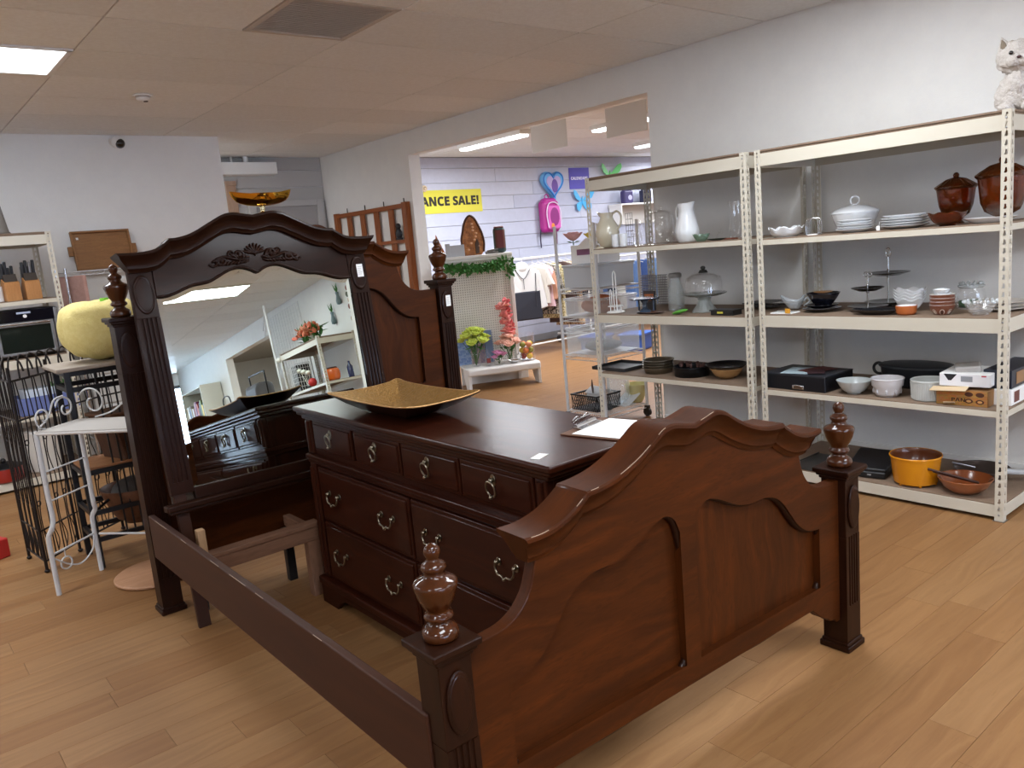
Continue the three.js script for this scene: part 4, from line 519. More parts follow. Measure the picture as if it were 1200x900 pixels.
{ // ------------- left unit, middle shelf
  let p = P(722, 3.99, U3); { const t = thing('paper_towel_stand', 'white wire holder with tall looped uprights on a round base', 'stand', p); part('base', lathe([[0, 0], [.062, 0], [.064, .005], [.055, .010], [0, .012]]), WHITE, t); part('loops', [tube([[0, .01, -.012], [0, .2, -.012], [0, .268, -.01], [0, .28, 0], [0, .268, .01], [0, .2, .012], [0, .01, .012]], .004, 40, 6), tube([[.0, .04, -.05], [0, .12, -.05], [0, .155, -.042], [0, .155, -.036], [0, .12, -.034], [0, .04, -.034]], .003, 30, 6)], WHITE, t); part('ring', [tor(.05, .003, 0, .045, 0, Math.PI / 2), ...[0, 1, 2, 3].map(i => rod([.05 * Math.cos(i * 1.57), .01, .05 * Math.sin(i * 1.57)], [.05 * Math.cos(i * 1.57), .046, .05 * Math.sin(i * 1.57)], .0025))], WHITE, t); }
  p = P(756, 4.0, U3); { const t = thing('blue_cake_stand', 'slate blue pedestal cake stand', 'cake stand', p); const B = glossy(0x3f4c5e, .25); part('plate', lathe([[0, .088], [.098, .09], [.104, .098], [.1, .1], [0, .096]], 44), B, t); part('pedestal', lathe([[0, 0], [.055, 0], [.05, .008], [.018, .03], [.015, .06], [.03, .088], [0, .09]], 36), B, t); part('leg', [rb(.01, .07, .01, .003, 0, .05, -.05), rb(.01, .07, .01, .003, 0, .05, .075)], B, t); }
  p = P(763, 3.965, U3); solo('serving_board', 'low brown oval board at the front of the shelf', 'board', (() => { const g = plateGeo(.085, 0, .012); g.scale(.55, 1, 1.2); return g; })(), glossy(0x5a4034, .35), p);
  p = P(762, 4.13, U3); { const card = canvasMap(128, 128, (x, w, h) => { x.fillStyle = '#3a2a28'; x.fillRect(0, 0, w, h); x.fillStyle = '#b5622a'; x.fillRect(8, 30, 112, 40); x.fillStyle = '#6e3a20'; for (let i = 0; i < 12; i++) x.fillRect(hash(i, 1, 2) * 110, 40 + hash(i, 2, 2) * 60, 24, 14); }); const t = thing('picture_card', 'small framed card with orange brown picture behind the cake stand', 'picture', p, -Math.PI / 2 + .05); part('frame', rb(.095, .13, .012, .003, 0, .066, 0), plain(0x2c2626, .6), t); part('picture', face(.085, .075, 0, .09, .0065), std({ map: card, roughness: .5 }), t, 'x', true); }
  p = P(766, 4.4, U3); solo('wire_trivet', 'pale grey woven wire panel leaning at the back of the shelf', 'panel', (() => { const o = []; for (let i = 0; i < 13; i++) o.push(rod([0, .01 + i * .017, -.11], [.03, .01 + i * .017, .11], .0035, 5)); for (let i = 0; i < 18; i++) o.push(rod([.015, .01, -.105 + i * .0125], [.015, .215, -.105 + i * .0125], .0025, 5)); return o; })(), plain(0x8c8986, .6), p);
  p = P(793, 4.12, U3); { const t = thing('glass_bottle', 'tall frosted glass bottle with grey stopper', 'bottle', p); part('bottle', lathe([[0, .006], [.048, 0], [.054, .01], [.052, .13], [.036, .18], [.034, .215], [.038, .218], [.031, .215], [.032, .18], [.047, .13], [.048, .016], [0, .012]], 36), phy({ color: 0xf2f4f3, roughness: .25, transmission: .9, thickness: 0 }), t); part('stopper', lathe([[.036, .214], [.042, .22], [.042, .238], [.034, .246], [0, .248]], 30), phy({ color: 0x9a9a98, roughness: .3, transmission: .3, thickness: 0 }), t); }
  p = P(797, 3.94, U3); solo('green_leaf_dish', 'bright green leaf-shaped dish', 'dish', (() => { const g = sph(1, 0, 0, 0, .022, .012, .062, 20); g.rotateX(-.22); return g.translate(0, .018, 0); })(), glossy(0x58a83a, .3), p);
  p = P(826, 4.1, U3); { const t = thing('cake_dome', 'clear glass cake dome on a frosted pedestal stand', 'cake stand', p); part('pedestal', wavy(lathe([[0, .004], [.078, 0], [.076, .008], [.05, .04], [.038, .07], [.045, .09], [.075, .1], [.045, .096], [.03, .07], [.04, .04], [.06, .012], [0, .01]], 48), 16, .02, .01), phy({ color: 0xf0f4f3, roughness: .3, transmission: .8, thickness: 0 }), t); part('plate', lathe([[0, .098], [.1, .1], [.138, .112], [.14, .118], [.13, .116], [.1, .106], [0, .104]], 48), phy({ color: 0xb9bdb9, roughness: .1, transmission: .8, thickness: 0 }), t); const d = part('dome', lathe([[.117, .112], [.118, .118], [.116, .18], [.105, .215], [.07, .235], [.03, .242], [0, .243], [0, .24], [.07, .232], [.102, .213], [.113, .18], [.114, .113]], 48), phy({ color: 0xffffff, roughness: .02, transmission: 1, thickness: 0 }), t); part('knob', [cyl(.03, .02, .018, 0, .252, 0), sph(.016, 0, .272, 0, 1, .8, 1)], phy({ color: 0x5a5c5a, roughness: .1, transmission: .4, thickness: 0 }), d); }
  p = P(851, 3.965, U3); { const t = thing('snack_tray', 'black rectangular tray with a yellow sticker', 'tray', p, -Math.PI / 2); part('tray', [rb(.16, .028, .09, .006, 0, .014, 0), rb(.17, .006, .1, .002, 0, .03, 0)], plain(0x181818, .35), t); part('sticker', rb(.04, .012, .002, .0005, -.01, .018, .046), plain(0xc9c04a, .6), t); }
}
{ // ------------- left unit, fourth shelf
  let p = P(730, 4.1, U4); solo('cookie_sheet', 'dark non-stick cookie sheet on the lower glassware shelf', 'tray', [rb(.3, .006, .3, .002, 0, .004, 0), rb(.31, .022, .006, .002, 0, .014, .15), rb(.31, .022, .006, .002, 0, .014, -.15), rb(.006, .022, .31, .002, .15, .014, 0), rb(.006, .022, .31, .002, -.15, .014, 0)], plain(0x3b3b3d, .4, .4), p);
  p = P(772, 4.05, U4); for (let i = 0; i < 4; i++) solo('cake_pan', `${NTH[i]} round silver cake pan of the nested stack`, 'pan', lathe([[0, 0], [.088, 0], [.098, .034], [.106, .036], [.106, .039], [.096, .038], [.086, .004], [0, .004]], 44), plain(0x8e8574, .32, .8), [p.x, U4 + .001 + i * .0165, p.z], 0, 'nested silver cake pans');
  p = P(811, 4.05, U4); { const t = thing('springform_pan', 'dark round springform pan with ridged rim', 'pan', p); part('pan', lathe([[0, 0], [.108, 0], [.11, .055], [.118, .058], [.116, .064], [.106, .06], [.104, .006], [0, .006]], 48), plain(0x202226, .35, .5), t); part('contents', Array.from({ length: 14 }, (_, i) => rb(.02, .022, .014, .004, .06 * Math.cos(i * .45) * (i % 2 ? .6 : 1), .07, .085 * Math.sin(i * .45), 0, i * .7)), plain(0x4a2e28, .6), t); }
  p = P(852, 4.06, U4); { const t = thing('wooden_bowl', 'pale wooden bowl nested under a black-rimmed pan', 'bowl', p); part('bowl', lathe(bowlProfile(.1, .065, .045, .005, .5), 44), glossy(0xb48a58, .4), t); part('black_pan', lathe([[.03, .06], [.1, .066], [.125, .084], [.128, .09], [.12, .088], [.095, .072], [0, .07]], 44), plain(0x16171a, .3), t); }
}

// ---------------------------------------------------------------- the clothing room beyond the opening
const petal = (l, w, c = .25) => { const g = new THREE.SphereGeometry(1, 7, 5); g.scale(w, l * .5, w * c); return g.translate(0, l * .5, 0); };
const bloom = (r, n, rings, tilt = .9) => { const o = []; for (let k = 0; k < rings; k++) for (let i = 0; i < n; i++) { const p = petal(r * (1 - k * .2), r * .34); p.rotateX(tilt - k * .35); p.rotateY((i + k * .5) / n * 6.283); o.push(p); } return o; };
const leafGeo = (l, w) => { const g = new THREE.BufferGeometry(), v = [[0, 0, 0], [-w, l * .4, .004], [0, l * .45, -.004], [w, l * .4, .004], [0, l, .006]]; g.setAttribute('position', new THREE.Float32BufferAttribute([0, 2, 1, 0, 3, 2, 1, 2, 4, 2, 3, 4].flatMap(i => v[i]), 3)); g.computeVertexNormals(); return g; };
const LEAF = std({ color: 0x3f7a35, roughness: .6, side: THREE.DoubleSide }), STEM = plain(0x3d6a30, .6);
{ // signs and wall pieces
  const Zw = ZF + .002;
  const banner = canvasMap(1024, 332, (x, w, h) => { x.fillStyle = '#d8cf45'; x.fillRect(0, 0, w, h); x.fillStyle = '#26221c'; x.font = 'bold 158px sans-serif'; x.textAlign = 'right'; x.save(); x.translate(984, 220); x.scale(.95, 1.08); x.lineWidth = 9; x.strokeStyle = '#26221c'; x.strokeText('CLEARANCE SALE!', 0, 0); x.fillText('CLEARANCE SALE!', 0, 0); x.restore(); });
  const b = thing('sale_banner', 'yellow clearance sale banner on the white plank wall', 'sign', [6.28, 2.062, Zw]); part('banner', face(1.18, .3, 0, 0, .004), std({ map: banner, roughness: .6 }), b, 'x', true); part('backing', bx(1.18, .3, .003, 0, 0, .001), plain(0xd8cc30, .7), b);
  const cal = canvasMap(256, 192, (x, w, h) => { x.fillStyle = '#5b54b8'; x.fillRect(0, 0, w, h); x.fillStyle = '#f2f2fa'; x.font = 'bold 38px sans-serif'; x.textAlign = 'center'; x.fillText('CALENDARS', 128, 108); });
  const c = thing('calendar_sign', 'purple square sign reading calendars on the plank wall', 'sign', [8.76, 2.315, Zw]); part('board', bx(.42, .31, .006, 0, 0, .003), plain(0x5b54b8, .6), c); part('print', face(.42, .31, 0, 0, .0066), std({ map: cal, roughness: .55 }), c, 'x', true);
  // blue heart-shaped bag
  const heart = s => { const o = []; for (let i = 0; i < 48; i++) { const t = i / 48 * 6.283; o.push([s * 16 * Math.sin(t) ** 3 / 17, s * (13 * Math.cos(t) - 5 * Math.cos(2 * t) - 2 * Math.cos(3 * t) - Math.cos(4 * t)) / 15 * .92]); } return o.reverse(); };
  const h = thing('heart_bag', 'light blue heart-shaped bag with glossy trim hanging on the wall', 'bag', [8.16, 2.25, Zw]); part('body', extr(heart(.23), .08, .03).translate(0, 0, .04), plain(0x6db2e8, .35), h); part('trim', tube(heart(.2).filter((_, i) => i % 2 === 0).map(p => [p[0], p[1], .08]), .012, 90, 6, true), plain(0x2f7fd0, .3), h); part('panel', extr(heart(.15), .01, .003).translate(0, -.01, .082), plain(0xb7a6d6, .4), h); part('centre_patch', [extr(ell(.06, .095, 24), .01, .003).translate(.01, -.04, .088)], plain(0x6a4a9a, .4), h);
  // backpack
  const p = thing('backpack', 'pink and purple child backpack with dangling straps on the wall', 'backpack', [8.02, 1.54, Zw]); const PK = plain(0xb02a8a, .4);
  part('body', [rb(.33, .46, .14, .06, 0, .24, .08), rb(.26, .1, .13, .05, 0, .45, .08)], PK, p); part('front_pocket', rb(.24, .34, .06, .03, .02, .22, .15), plain(0xd060b0, .35), p); part('pocket_print', [extr(ell(.085, .13, 20), .006, .002).translate(.02, .23, .182)], plain(0x8b2f78, .4), p); part('trim', tube([[-.1, .08, .17], [-.12, .3, .17], [-.06, .42, .165], [.08, .42, .165], [.15, .3, .17], [.14, .08, .17]], .008, 40, 6), plain(0xe8d8ee, .4), p); part('patch', extr(ell(.03, .04, 16), .006, .002).translate(-.03, .1, .185), plain(0xe08a3a, .5), p); part('loop', tor(.035, .008, 0, .52, .05), PK, p); part('strap', tube([[-.15, .1, .06], [-.17, -.02, .05], [-.155, -.2, .03]], .01, 16, 5), plain(0x3a3550, .6), p); part('strap', tube([[.13, .08, .06], [.15, -.04, .05], [.16, -.16, .03]], .01, 16, 5), plain(0x6a2a5a, .6), p);
  const bfly = (label, x, y, s, col) => { const t = thing('butterfly_decoration', label, 'decoration', [x, y, Zw + .01], 0, 'butterfly wall decorations'); const m = plain(col, .4); for (const k of [-1, 1]) { part('upper_wing', extr([[0, 0], [.06, .05], [.14, .13], [.2, .15], [.21, .1], [.17, .03], [.08, -.01]].map(q => [q[0] * k * s, q[1] * s]), .008, .002).rotateY(-k * .25), m, t); part('lower_wing', extr([[0, -.01], [.08, -.02], [.15, -.05], [.15, -.12], [.09, -.16], [.03, -.1]].map(q => [q[0] * k * s, q[1] * s]), .008, .002).rotateY(-k * .25), m, t); } part('body', sph(.012 * s, 0, -.01, .01, 1, 6, 1), m, t); return t; };
  bfly('bright blue butterfly decoration below the purple sign', 8.78, 1.99, 1.05, 0x58b9ee); bfly('green butterfly decoration right of the purple sign', 9.42, 2.36, 1.1, 0x6fd07a);
  const s = thing('wall_shelf', 'white box shelf high on the plank wall', 'shelf', [9.85, 1.58, ZF]); part('board', [rspan(-.5, .75, .29, .315, 0, .28), rspan(-.5, .75, 0, .29, 0, .02), rspan(-.5, -.48, 0, .29, 0, .28)], WHITE, s);
  for (const [x, l] of [[9.64, 'dark purple tote bag with white print on the wall shelf'], [10.08, 'plain dark navy tote bag on the wall shelf']]) { const t = thing('tote_bag', l, 'bag', [x, 1.896, ZF + .14], .05, 'bags on the wall shelf'); part('bag', [rb(.22, .2, .1, .03, 0, .1, 0), rb(.17, .08, .08, .03, 0, .2, 0)], plain(x < 10 ? 0x3d3564 : 0x23243f, .5), t); if (x < 10) part('print', [extr(ell(.05, .04, 12), .004, .001).translate(.02, .09, .052)], plain(0xb4b2d0, .5), t); part('handle', tube([[-.05, .22, 0], [-.04, .27, 0], [.04, .27, 0], [.05, .22, 0]], .008, 16, 5), plain(0x23243f, .5), t); }
  solo('wreath_bow', 'small beige ornament pinned above the yellow banner', 'ornament', [tor(.03, .014, 0, 0, .02), sph(.018, 0, -.005, .03)], plain(0xcdb79a, .7), [5.94, 2.235, Zw]);
  for (const [z0, z1, y0, l] of [[-6.3, -5.78, 2.325, 'white paper sheet hanging below the next room ceiling by the strip light'], [-5.26, -4.77, 2.318, 'white paper sheet hanging beside the shelving end']]) { const t = thing('hanging_sheet', l, 'sign', [5.6, y0, (z0 + z1) / 2], 0, 'hanging white sheets'); part('sheet', bx(.004, .26, z1 - z0, 0, .13, 0), PAPER, t); part('cord', [rod([0, .26, -.2], [0, CEIL - y0, -.2], .0015, 5), rod([0, .26, .2], [0, CEIL - y0, .2], .0015, 5)], PAPER, t); }
}
const GA = onY(552, 459, 0), GB = onY(633, 448, 0), gAng = -Math.atan2(GB.z - GA.z, GB.x - GA.x), gW = GA.distanceTo(GB) + .04;
const gPt = (u, d, y) => { const m = GA.clone().add(GB).multiplyScalar(.5); return [m.x + Math.cos(gAng) * u - Math.sin(gAng) * -d * -1, y, m.z - Math.sin(gAng) * u - Math.cos(gAng) * d]; };
const gBack = .42, gTop = 1.36, gShelf = .225, BS = .12;
{ // pegboard display with bench
  const m = GA.clone().add(GB).multiplyScalar(.5), t = thing('display_stand', 'white pegboard display stand with a low bench shelf', 'display', [m.x, 0, m.z], gAng), w = gW / 2;
  const PEG = std({ map: tex(128, 128, .1, .1, (u, v) => { const a = (u * 4 % 1) - .5, b = (v * 4 % 1) - .5; return a * a + b * b < .045 ? [.5, .5, .47] : [.87, .87, .84]; }), roughness: .6 });
  part('bench_top', [rspan(-w, w, gShelf - .02, gShelf, -gBack, 0, .006), rb(2 * w, .075, .05, .022, 0, gShelf - .04, .005)], WHITE, t);
  for (const s of [-1, 1]) { part('bench_leg', extr([[-.03, 0], [.1, 0], [.2, .12], [.22, .205], [-.03, .205]], .03, .004).rotateY(Math.PI / 2).translate(s * (w - .02), 0, -.01), WHITE, t); part('upright', rspan(s * w - .02 - BS, s * w + .02 - BS, 0, gTop, -gBack - .02, -gBack + .03, .004), WHITE, t); }
  part('pegboard', rspan(-w + .02 - BS, w - .02 - BS, gShelf, gTop - .06, -gBack - .006, -gBack, .001), PEG, t); part('top_shelf', [rspan(-w - .02 - BS, w + .02 - BS, gTop - .03, gTop, -gBack - .2, -gBack + .05, .004), rspan(-w - .02 - BS, w + .02 - BS, gTop - .06, gTop - .03, -gBack + .01, -gBack + .04, .004)], WHITE, t); part('base_panel', rspan(-w + .02, w - .02, .0, gShelf - .02, -gBack, -gBack + .012, .002), WHITE, t);
  const g = thing('leaf_garland', 'green leaf garland draped along the display stand top edge', 'garland', [m.x, 0, m.z], gAng), L = [], y0 = gTop - .085; for (let i = 0; i < 330; i++) { const u = rr(-w, w + .03), sag = -.05 * Math.cos(u / w * 1.3) + (u > w - .06 ? -.14 * rnd() : 0), q = leafGeo(rr(.04, .075), rr(.012, .02)); q.rotateX(rr(-1, 1)); q.rotateZ(rr(-3.1, 3.1)); q.translate(u - BS, y0 + sag + rr(-.035, .035), -gBack + .055 + rr(0, .045)); L.push(q); }
  const f = part('leaves', L, LEAF, g); f.userData.kind = 'stuff'; part('vine', tube([[-w, y0 - .03], [-w / 2, y0 - .045], [0, y0 - .05], [w / 2, y0 - .04], [w, y0 - .01], [w + .01, y0 - .15]].map(q => [q[0] - BS, q[1], -gBack + .06]), .005, 40, 5), STEM, g);
  // top shelf goods
  const at = (u, d, y) => { const v = V(d > .34 ? u - BS : u, y, -d).applyAxisAngle(V(0, 1, 0), gAng).add(V(m.x, 0, m.z)); return v; };
  const slabTex = blotch(0x6e3c16, 0xd08a4a, .14, 401, 5);
  { const s = thing('carved_slab', 'rough pointed brown wood slab carving on the display stand', 'carving', at(.02, gBack + .06, gTop), gAng); const o = []; const raw = [[-.1, 0], [-.115, .08], [-.12, .17], [-.1, .25], [-.085, .31], [-.05, .38], [-.01, .41], [.03, .385], [.07, .31], [.105, .22], [.12, .12], [.11, .03], [.085, 0]]; part('slab', extr(raw.map(p => [p[0] * 1.02, p[1]]).reverse(), .05, .012), std({ map: slabTex, roughness: .5, bumpMap: fineBump, bumpScale: .004 }), s, 'y'); part('bark_edge', tube(raw.slice(0, 12).map(p => [p[0] * 1.0, p[1], .02]), .012, 60, 6), plain(0x4a2a18, .8), s); for (let i = 0; i < 9; i++) o.push(rr(-.07, .07)); part('hollow', extr([[.02, .01], [.06, .02], [.065, .12], [.045, .17], [.02, .12]].reverse(), .01, .003).translate(0, 0, .026), plain(0x4c3a30, .8), s); part('knots', o.map((x, i) => sph(.014, x, .06 + i * .033, .026, 1, .8, .4, 8)), plain(0xdfb088, .6), s); }
  { const s = thing('plaid_bottle', 'dark red and green plaid flask standing on the display stand', 'flask', at(.31, gBack + .04, gTop), gAng); part('flask', rb(.13, .27, .08, .038, 0, .135, 0), std({ map: tex(64, 64, .16, .3, (u, v) => { const g = v > .3 && v < .68, k = Math.floor(u * 5) % 2; return g ? [.1 + .06 * k, .2 + .04 * k, .2] : [.38, .14 + .05 * k, .15]; }), roughness: .5 }), s, 'x'); part('cap', rb(.1, .03, .06, .014, 0, .265, 0), plain(0x5a2a2a, .5), s); }
  solo('grey_clip', 'small grey metal stapler beside the plaid flask', 'stapler', [rb(.14, .025, .03, .008, 0, .013, 0), rb(.12, .02, .028, .008, .01, .036, 0, 0, 0, .1)], plain(0x6c6a68, .4, .4), at(.2, gBack - .02, gTop), gAng);
  solo('wood_wedge', 'tall brown wooden triangle at the left end of the display stand', 'ornament', extr([[-.05, 0], [.06, 0], [-.04, .24]], .04, .004), std({ map: woodTex(0x8a4d20, 0xb06a30, 0x5a3014, .2, .1, 411), roughness: .5 }), at(-.33, gBack + .03, gTop), gAng);
  solo('photo_frame', 'pale standing photo frame between wedge and carving', 'frame', [rb(.16, .12, .015, .004, 0, .06, 0), rb(.05, .14, .02, .004, -.1, .07, .02)], plain(0xaeb0b4, .5), at(-.16, gBack + .03, gTop), gAng);
  // pictures leaning on the pegboard
  const paint = (s) => blotch(s === 1 ? 0x4a6cae : 0xc79a8a, s === 1 ? 0xb9c8dc : 0x5a6a96, .08, 420 + s, 6);
  for (const [u, w2, h2, mt, l] of [[-.22, .17, .27, std({ map: paint(1), roughness: .6 }), 'blue abstract canvas leaning on the pegboard'], [-.06, .16, .2, std({ map: paint(2), roughness: .6 }), 'small brown and blue canvas leaning on the pegboard'], [.07, .09, .34, plain(0x7389ad, .6), 'narrow plain blue panel leaning on the pegboard']]) { const o = solo('canvas_picture', l, 'picture', rb(w2, h2, .018, .003, 0, h2 / 2, 0), mt, at(u, gBack - .06, gShelf), gAng, 'pictures leaning on the pegboard'); o.rotation.set(-.14, gAng, 0, 'YXZ'); }
  // flowers
  const posy = (name, label, pos, col, n, h, r, spread, vase, cat = 'flowers') => { const t2 = thing(name, label, cat, pos, rr(0, 6)); if (vase) part('vase', lathe([[0, .004], [vase[0] * .8, 0], [vase[0], .01], [vase[0], vase[1] * .8], [vase[0] * .8, vase[1]], [vase[0] * .74, vase[1]], [vase[0] * .92, vase[1] * .8], [vase[0] * .9, .014], [0, .01]], 24), GLASS, t2); const st = [], lv = [], heads = []; for (let i = 0; i < n; i++) { const a = i * 2.4, d = spread * Math.sqrt((i + .5) / n), y = h * (1 - .35 * (d / spread) ** 2) + rr(-.02, .02), e = [d * Math.cos(a), y, d * Math.sin(a)]; st.push(tube([[0, .01, 0], [e[0] * .4, y * .5, e[2] * .4], e], .003, 8, 4)); const b = bloom(r * rr(.85, 1.15), 7, 3); b.forEach(q => { q.rotateX(e[2] * 4); q.rotateZ(-e[0] * 4); q.translate(...e); }); heads.push(b); for (let k = 0; k < 2; k++) { const q = leafGeo(.07, .018); q.rotateX(rr(.4, 1.4)); q.rotateY(rr(0, 6)); q.translate(e[0] * .6, y * .7, e[2] * .6); lv.push(q); } } part('stems', st, STEM, t2); part('leaves', lv, LEAF, t2); heads.forEach(b => part('bloom', b, plain(col, .7), t2)); return t2; };
  posy('green_hydrangea', 'chartreuse hydrangea bunch in a glass vase on the bench shelf', at(-.25, .17, gShelf), 0xc6d45a, 14, .36, .08, .13, [.05, .15]);
  posy('rose_bunch', 'pale peach rose bunch behind the silver swan dish', at(.12, .2, gShelf), 0xf0bca8, 9, .24, .08, .11, [.045, .12]);
  posy('pink_posy', 'small pink flower in a round glass bowl', at(-.02, .1, gShelf), 0xe39ac4, 5, .12, .06, .05, [.06, .085]);
  { const t2 = thing('pink_gladiolus', 'tall coral pink gladiolus spray against the pegboard', 'flowers', at(.17, .3, gShelf), 0); part('vase', lathe([[0, .004], [.03, 0], [.035, .01], [.028, .18], [.034, .2], [.03, .2], [.024, .18], [.03, .014], [0, .01]], 24), GLASS, t2); part('stems', [tube([[0, .01, 0], [-.01, .3, 0], [-.07, .52, 0]], .004, 20, 5), tube([[0, .01, 0], [.02, .25, .01], [.03, .42, .01]], .004, 20, 5)], STEM, t2); for (let i = 0; i < 15; i++) { const y = .24 + i * .026, b = bloom(.075, 6, 2, 1.0); b.forEach(q => { q.rotateX(rr(.2, 1)); q.rotateY(rr(0, 6)); q.translate(-.0 - (y - .2) * .16 + (i % 3 - 1) * .035, y, .02 * (i % 2)); }); part('bloom', b, plain([0xe98a86, 0xf0a59a, 0xdf7274][i % 3], .7), t2); } }
  { const t2 = thing('perfume_bottle', 'clear glass bottle with red flower label beside the hydrangea', 'bottle', at(-.14, .1, gShelf), gAng); part('glass', lathe([[0, .004], [.03, 0], [.033, .01], [.033, .11], [.012, .14], [.012, .18], [.01, .18], [.009, .14], [.029, .108], [.029, .012], [0, .01]], 24), GLASS, t2); part('label', face(.04, .05, 0, .06, .034), plain(0x8a3a36, .6), t2, 'x', true); }
  { const t2 = thing('silver_swan', 'silver swan-shaped dish on the bench shelf', 'dish', at(.13, .08, gShelf), gAng); part('dish', (() => { const g = lathe(bowlProfile(.06, .035, .03, .003, .6), 32); g.scale(1.2, 1, .8); return g; })(), CHROME, t2); part('neck', tube([[.06, .03, 0], [.085, .06, 0], [.065, .095, 0], [.04, .085, 0]], .007, 20, 6), CHROME, t2); }
  { const c = at(.3, .17, gShelf), t2 = thing('fruit_vase', 'tall clear glass cylinder vase filled with artificial fruit', 'vase', c); part('cylinder', lathe([[0, .004], [.088, 0], [.09, .004], [.09, .29], [.087, .29], [.087, .008], [0, .008]], 40), GLASS, t2);
    const cols = [['orange', 0xd9722b], ['lemon', 0xe2b93a], ['apple', 0x9a3a30], ['peach', 0xd98c60], ['lime', 0x8a8a30]]; for (let i = 0; i < 12; i++) { const k = i % 5, lay = i / 4 | 0, a = i * 1.571 + lay * .8; solo(cols[k][0], `artificial ${cols[k][0]} inside the clear glass vase, ${['bottom', 'middle', 'top'][lay]} layer`, 'fruit', sph(.031, 0, 0, 0, k === 1 ? 1.15 : 1, k === 2 ? .92 : 1, 1), plain(cols[k][1], .5), [c.x + .045 * Math.cos(a), gShelf + .046 + lay * .062, c.z + .045 * Math.sin(a)], a, 'fruit in the glass vase'); } }
}
// ---------------------------------------------------------------- clothes racks
function garment(label, x, y, z, turn, o) {
  const t = thing('hanging_garment', label, o.cat || 'clothing', [x, y, z], turn, o.group);
  const w = o.w || .21, L = o.len || .62, sl = o.sleeve ?? .3;
  const wave = (g, s) => { const q = g.attributes.position; for (let i = 0; i < q.count; i++) { const a = clamp(-q.getY(i) / L); q.setZ(i, q.getZ(i) + .02 * a * Math.sin(q.getX(i) * 38 + s)); q.setX(i, q.getX(i) * (1 + .08 * a)); } g.computeVertexNormals(); return g; };
  const mat = o.map ? std({ map: o.map, roughness: .85 }) : plain(o.col, .85);
  if (o.pants) part('trousers', wave(extr([[-w * .62, 0], [w * .62, 0], [w * .7, -L], [.03, -L], [0, -L * .32], [-.03, -L], [-w * .7, -L]].reverse(), .05, .015), x * 9), mat, t, 'y');
  else part('body', wave(extr([[-.05, 0], [.05, 0], [w * .9, -.05], [w, -.12], [w * .86, -.2], [w * .9, -L], [-w * .9, -L], [-w * .86, -.2], [-w, -.12], [-w * .9, -.05]].reverse(), .07, .02), x * 9), mat, t, 'y');
  if (sl && !o.pants) for (const s of [-1, 1]) part('sleeve', extr([[s * w * .84, -.06], [s * w, -.1], [s * (w + .07), -.1 - sl], [s * (w - .03), -.12 - sl]].sort(() => 0).slice()[s > 0 ? 'reverse' : 'slice'](), .06, .015), o.sleeveCol ? plain(o.sleeveCol, .85) : mat, t, 'y');
  if (o.low) part('lower_half', wave(extr([[-w * .87, -L * .45], [w * .87, -L * .45], [w * .91, -L - .005], [-w * .91, -L - .005]].reverse(), .08, .02), x * 9), plain(o.low, .85), t, 'y');
  if (o.hood) part('hood', sph(.1, 0, .0, -.01, 1, .75, .6), mat, t);
  if (o.piping) for (const g of [tube([[-.17, -.08, .04], [-.16, -.25, .045], [-.15, -.5, .045]], .005, 12, 5), tube([[.17, -.08, .04], [.16, -.25, .045], [.15, -.5, .045]], .005, 12, 5), tube([[-.1, -.02, .045], [0, -.14, .05], [.1, -.02, .045]], .005, 14, 5), rod([0, -.14, .05], [0, -.27, .05], .004)]) part('piping', g, plain(0x2b2b33, .8), t);
  part('hanger', [tube([[0, .03, 0], [0, .07, 0], [.02, .09, 0], [.0, .105, 0], [-.02, .09, 0]], .003, 16, 5), rod([-w * .8, -.03, 0], [0, .03, 0], .004), rod([w * .8, -.03, 0], [0, .03, 0], .004)], WHITE, t);
  return t;
}
const floral = (a, b, c, s, k = .12) => { a = hex(a); b = hex(b); c = hex(c); return tex(128, 128, k, k, (u, v) => { const n = tnoise(u, v, 9, 9, s), m = tnoise(u, v, 14, 14, s + 3); return n > .62 ? b : m > .64 ? c : a; }); };
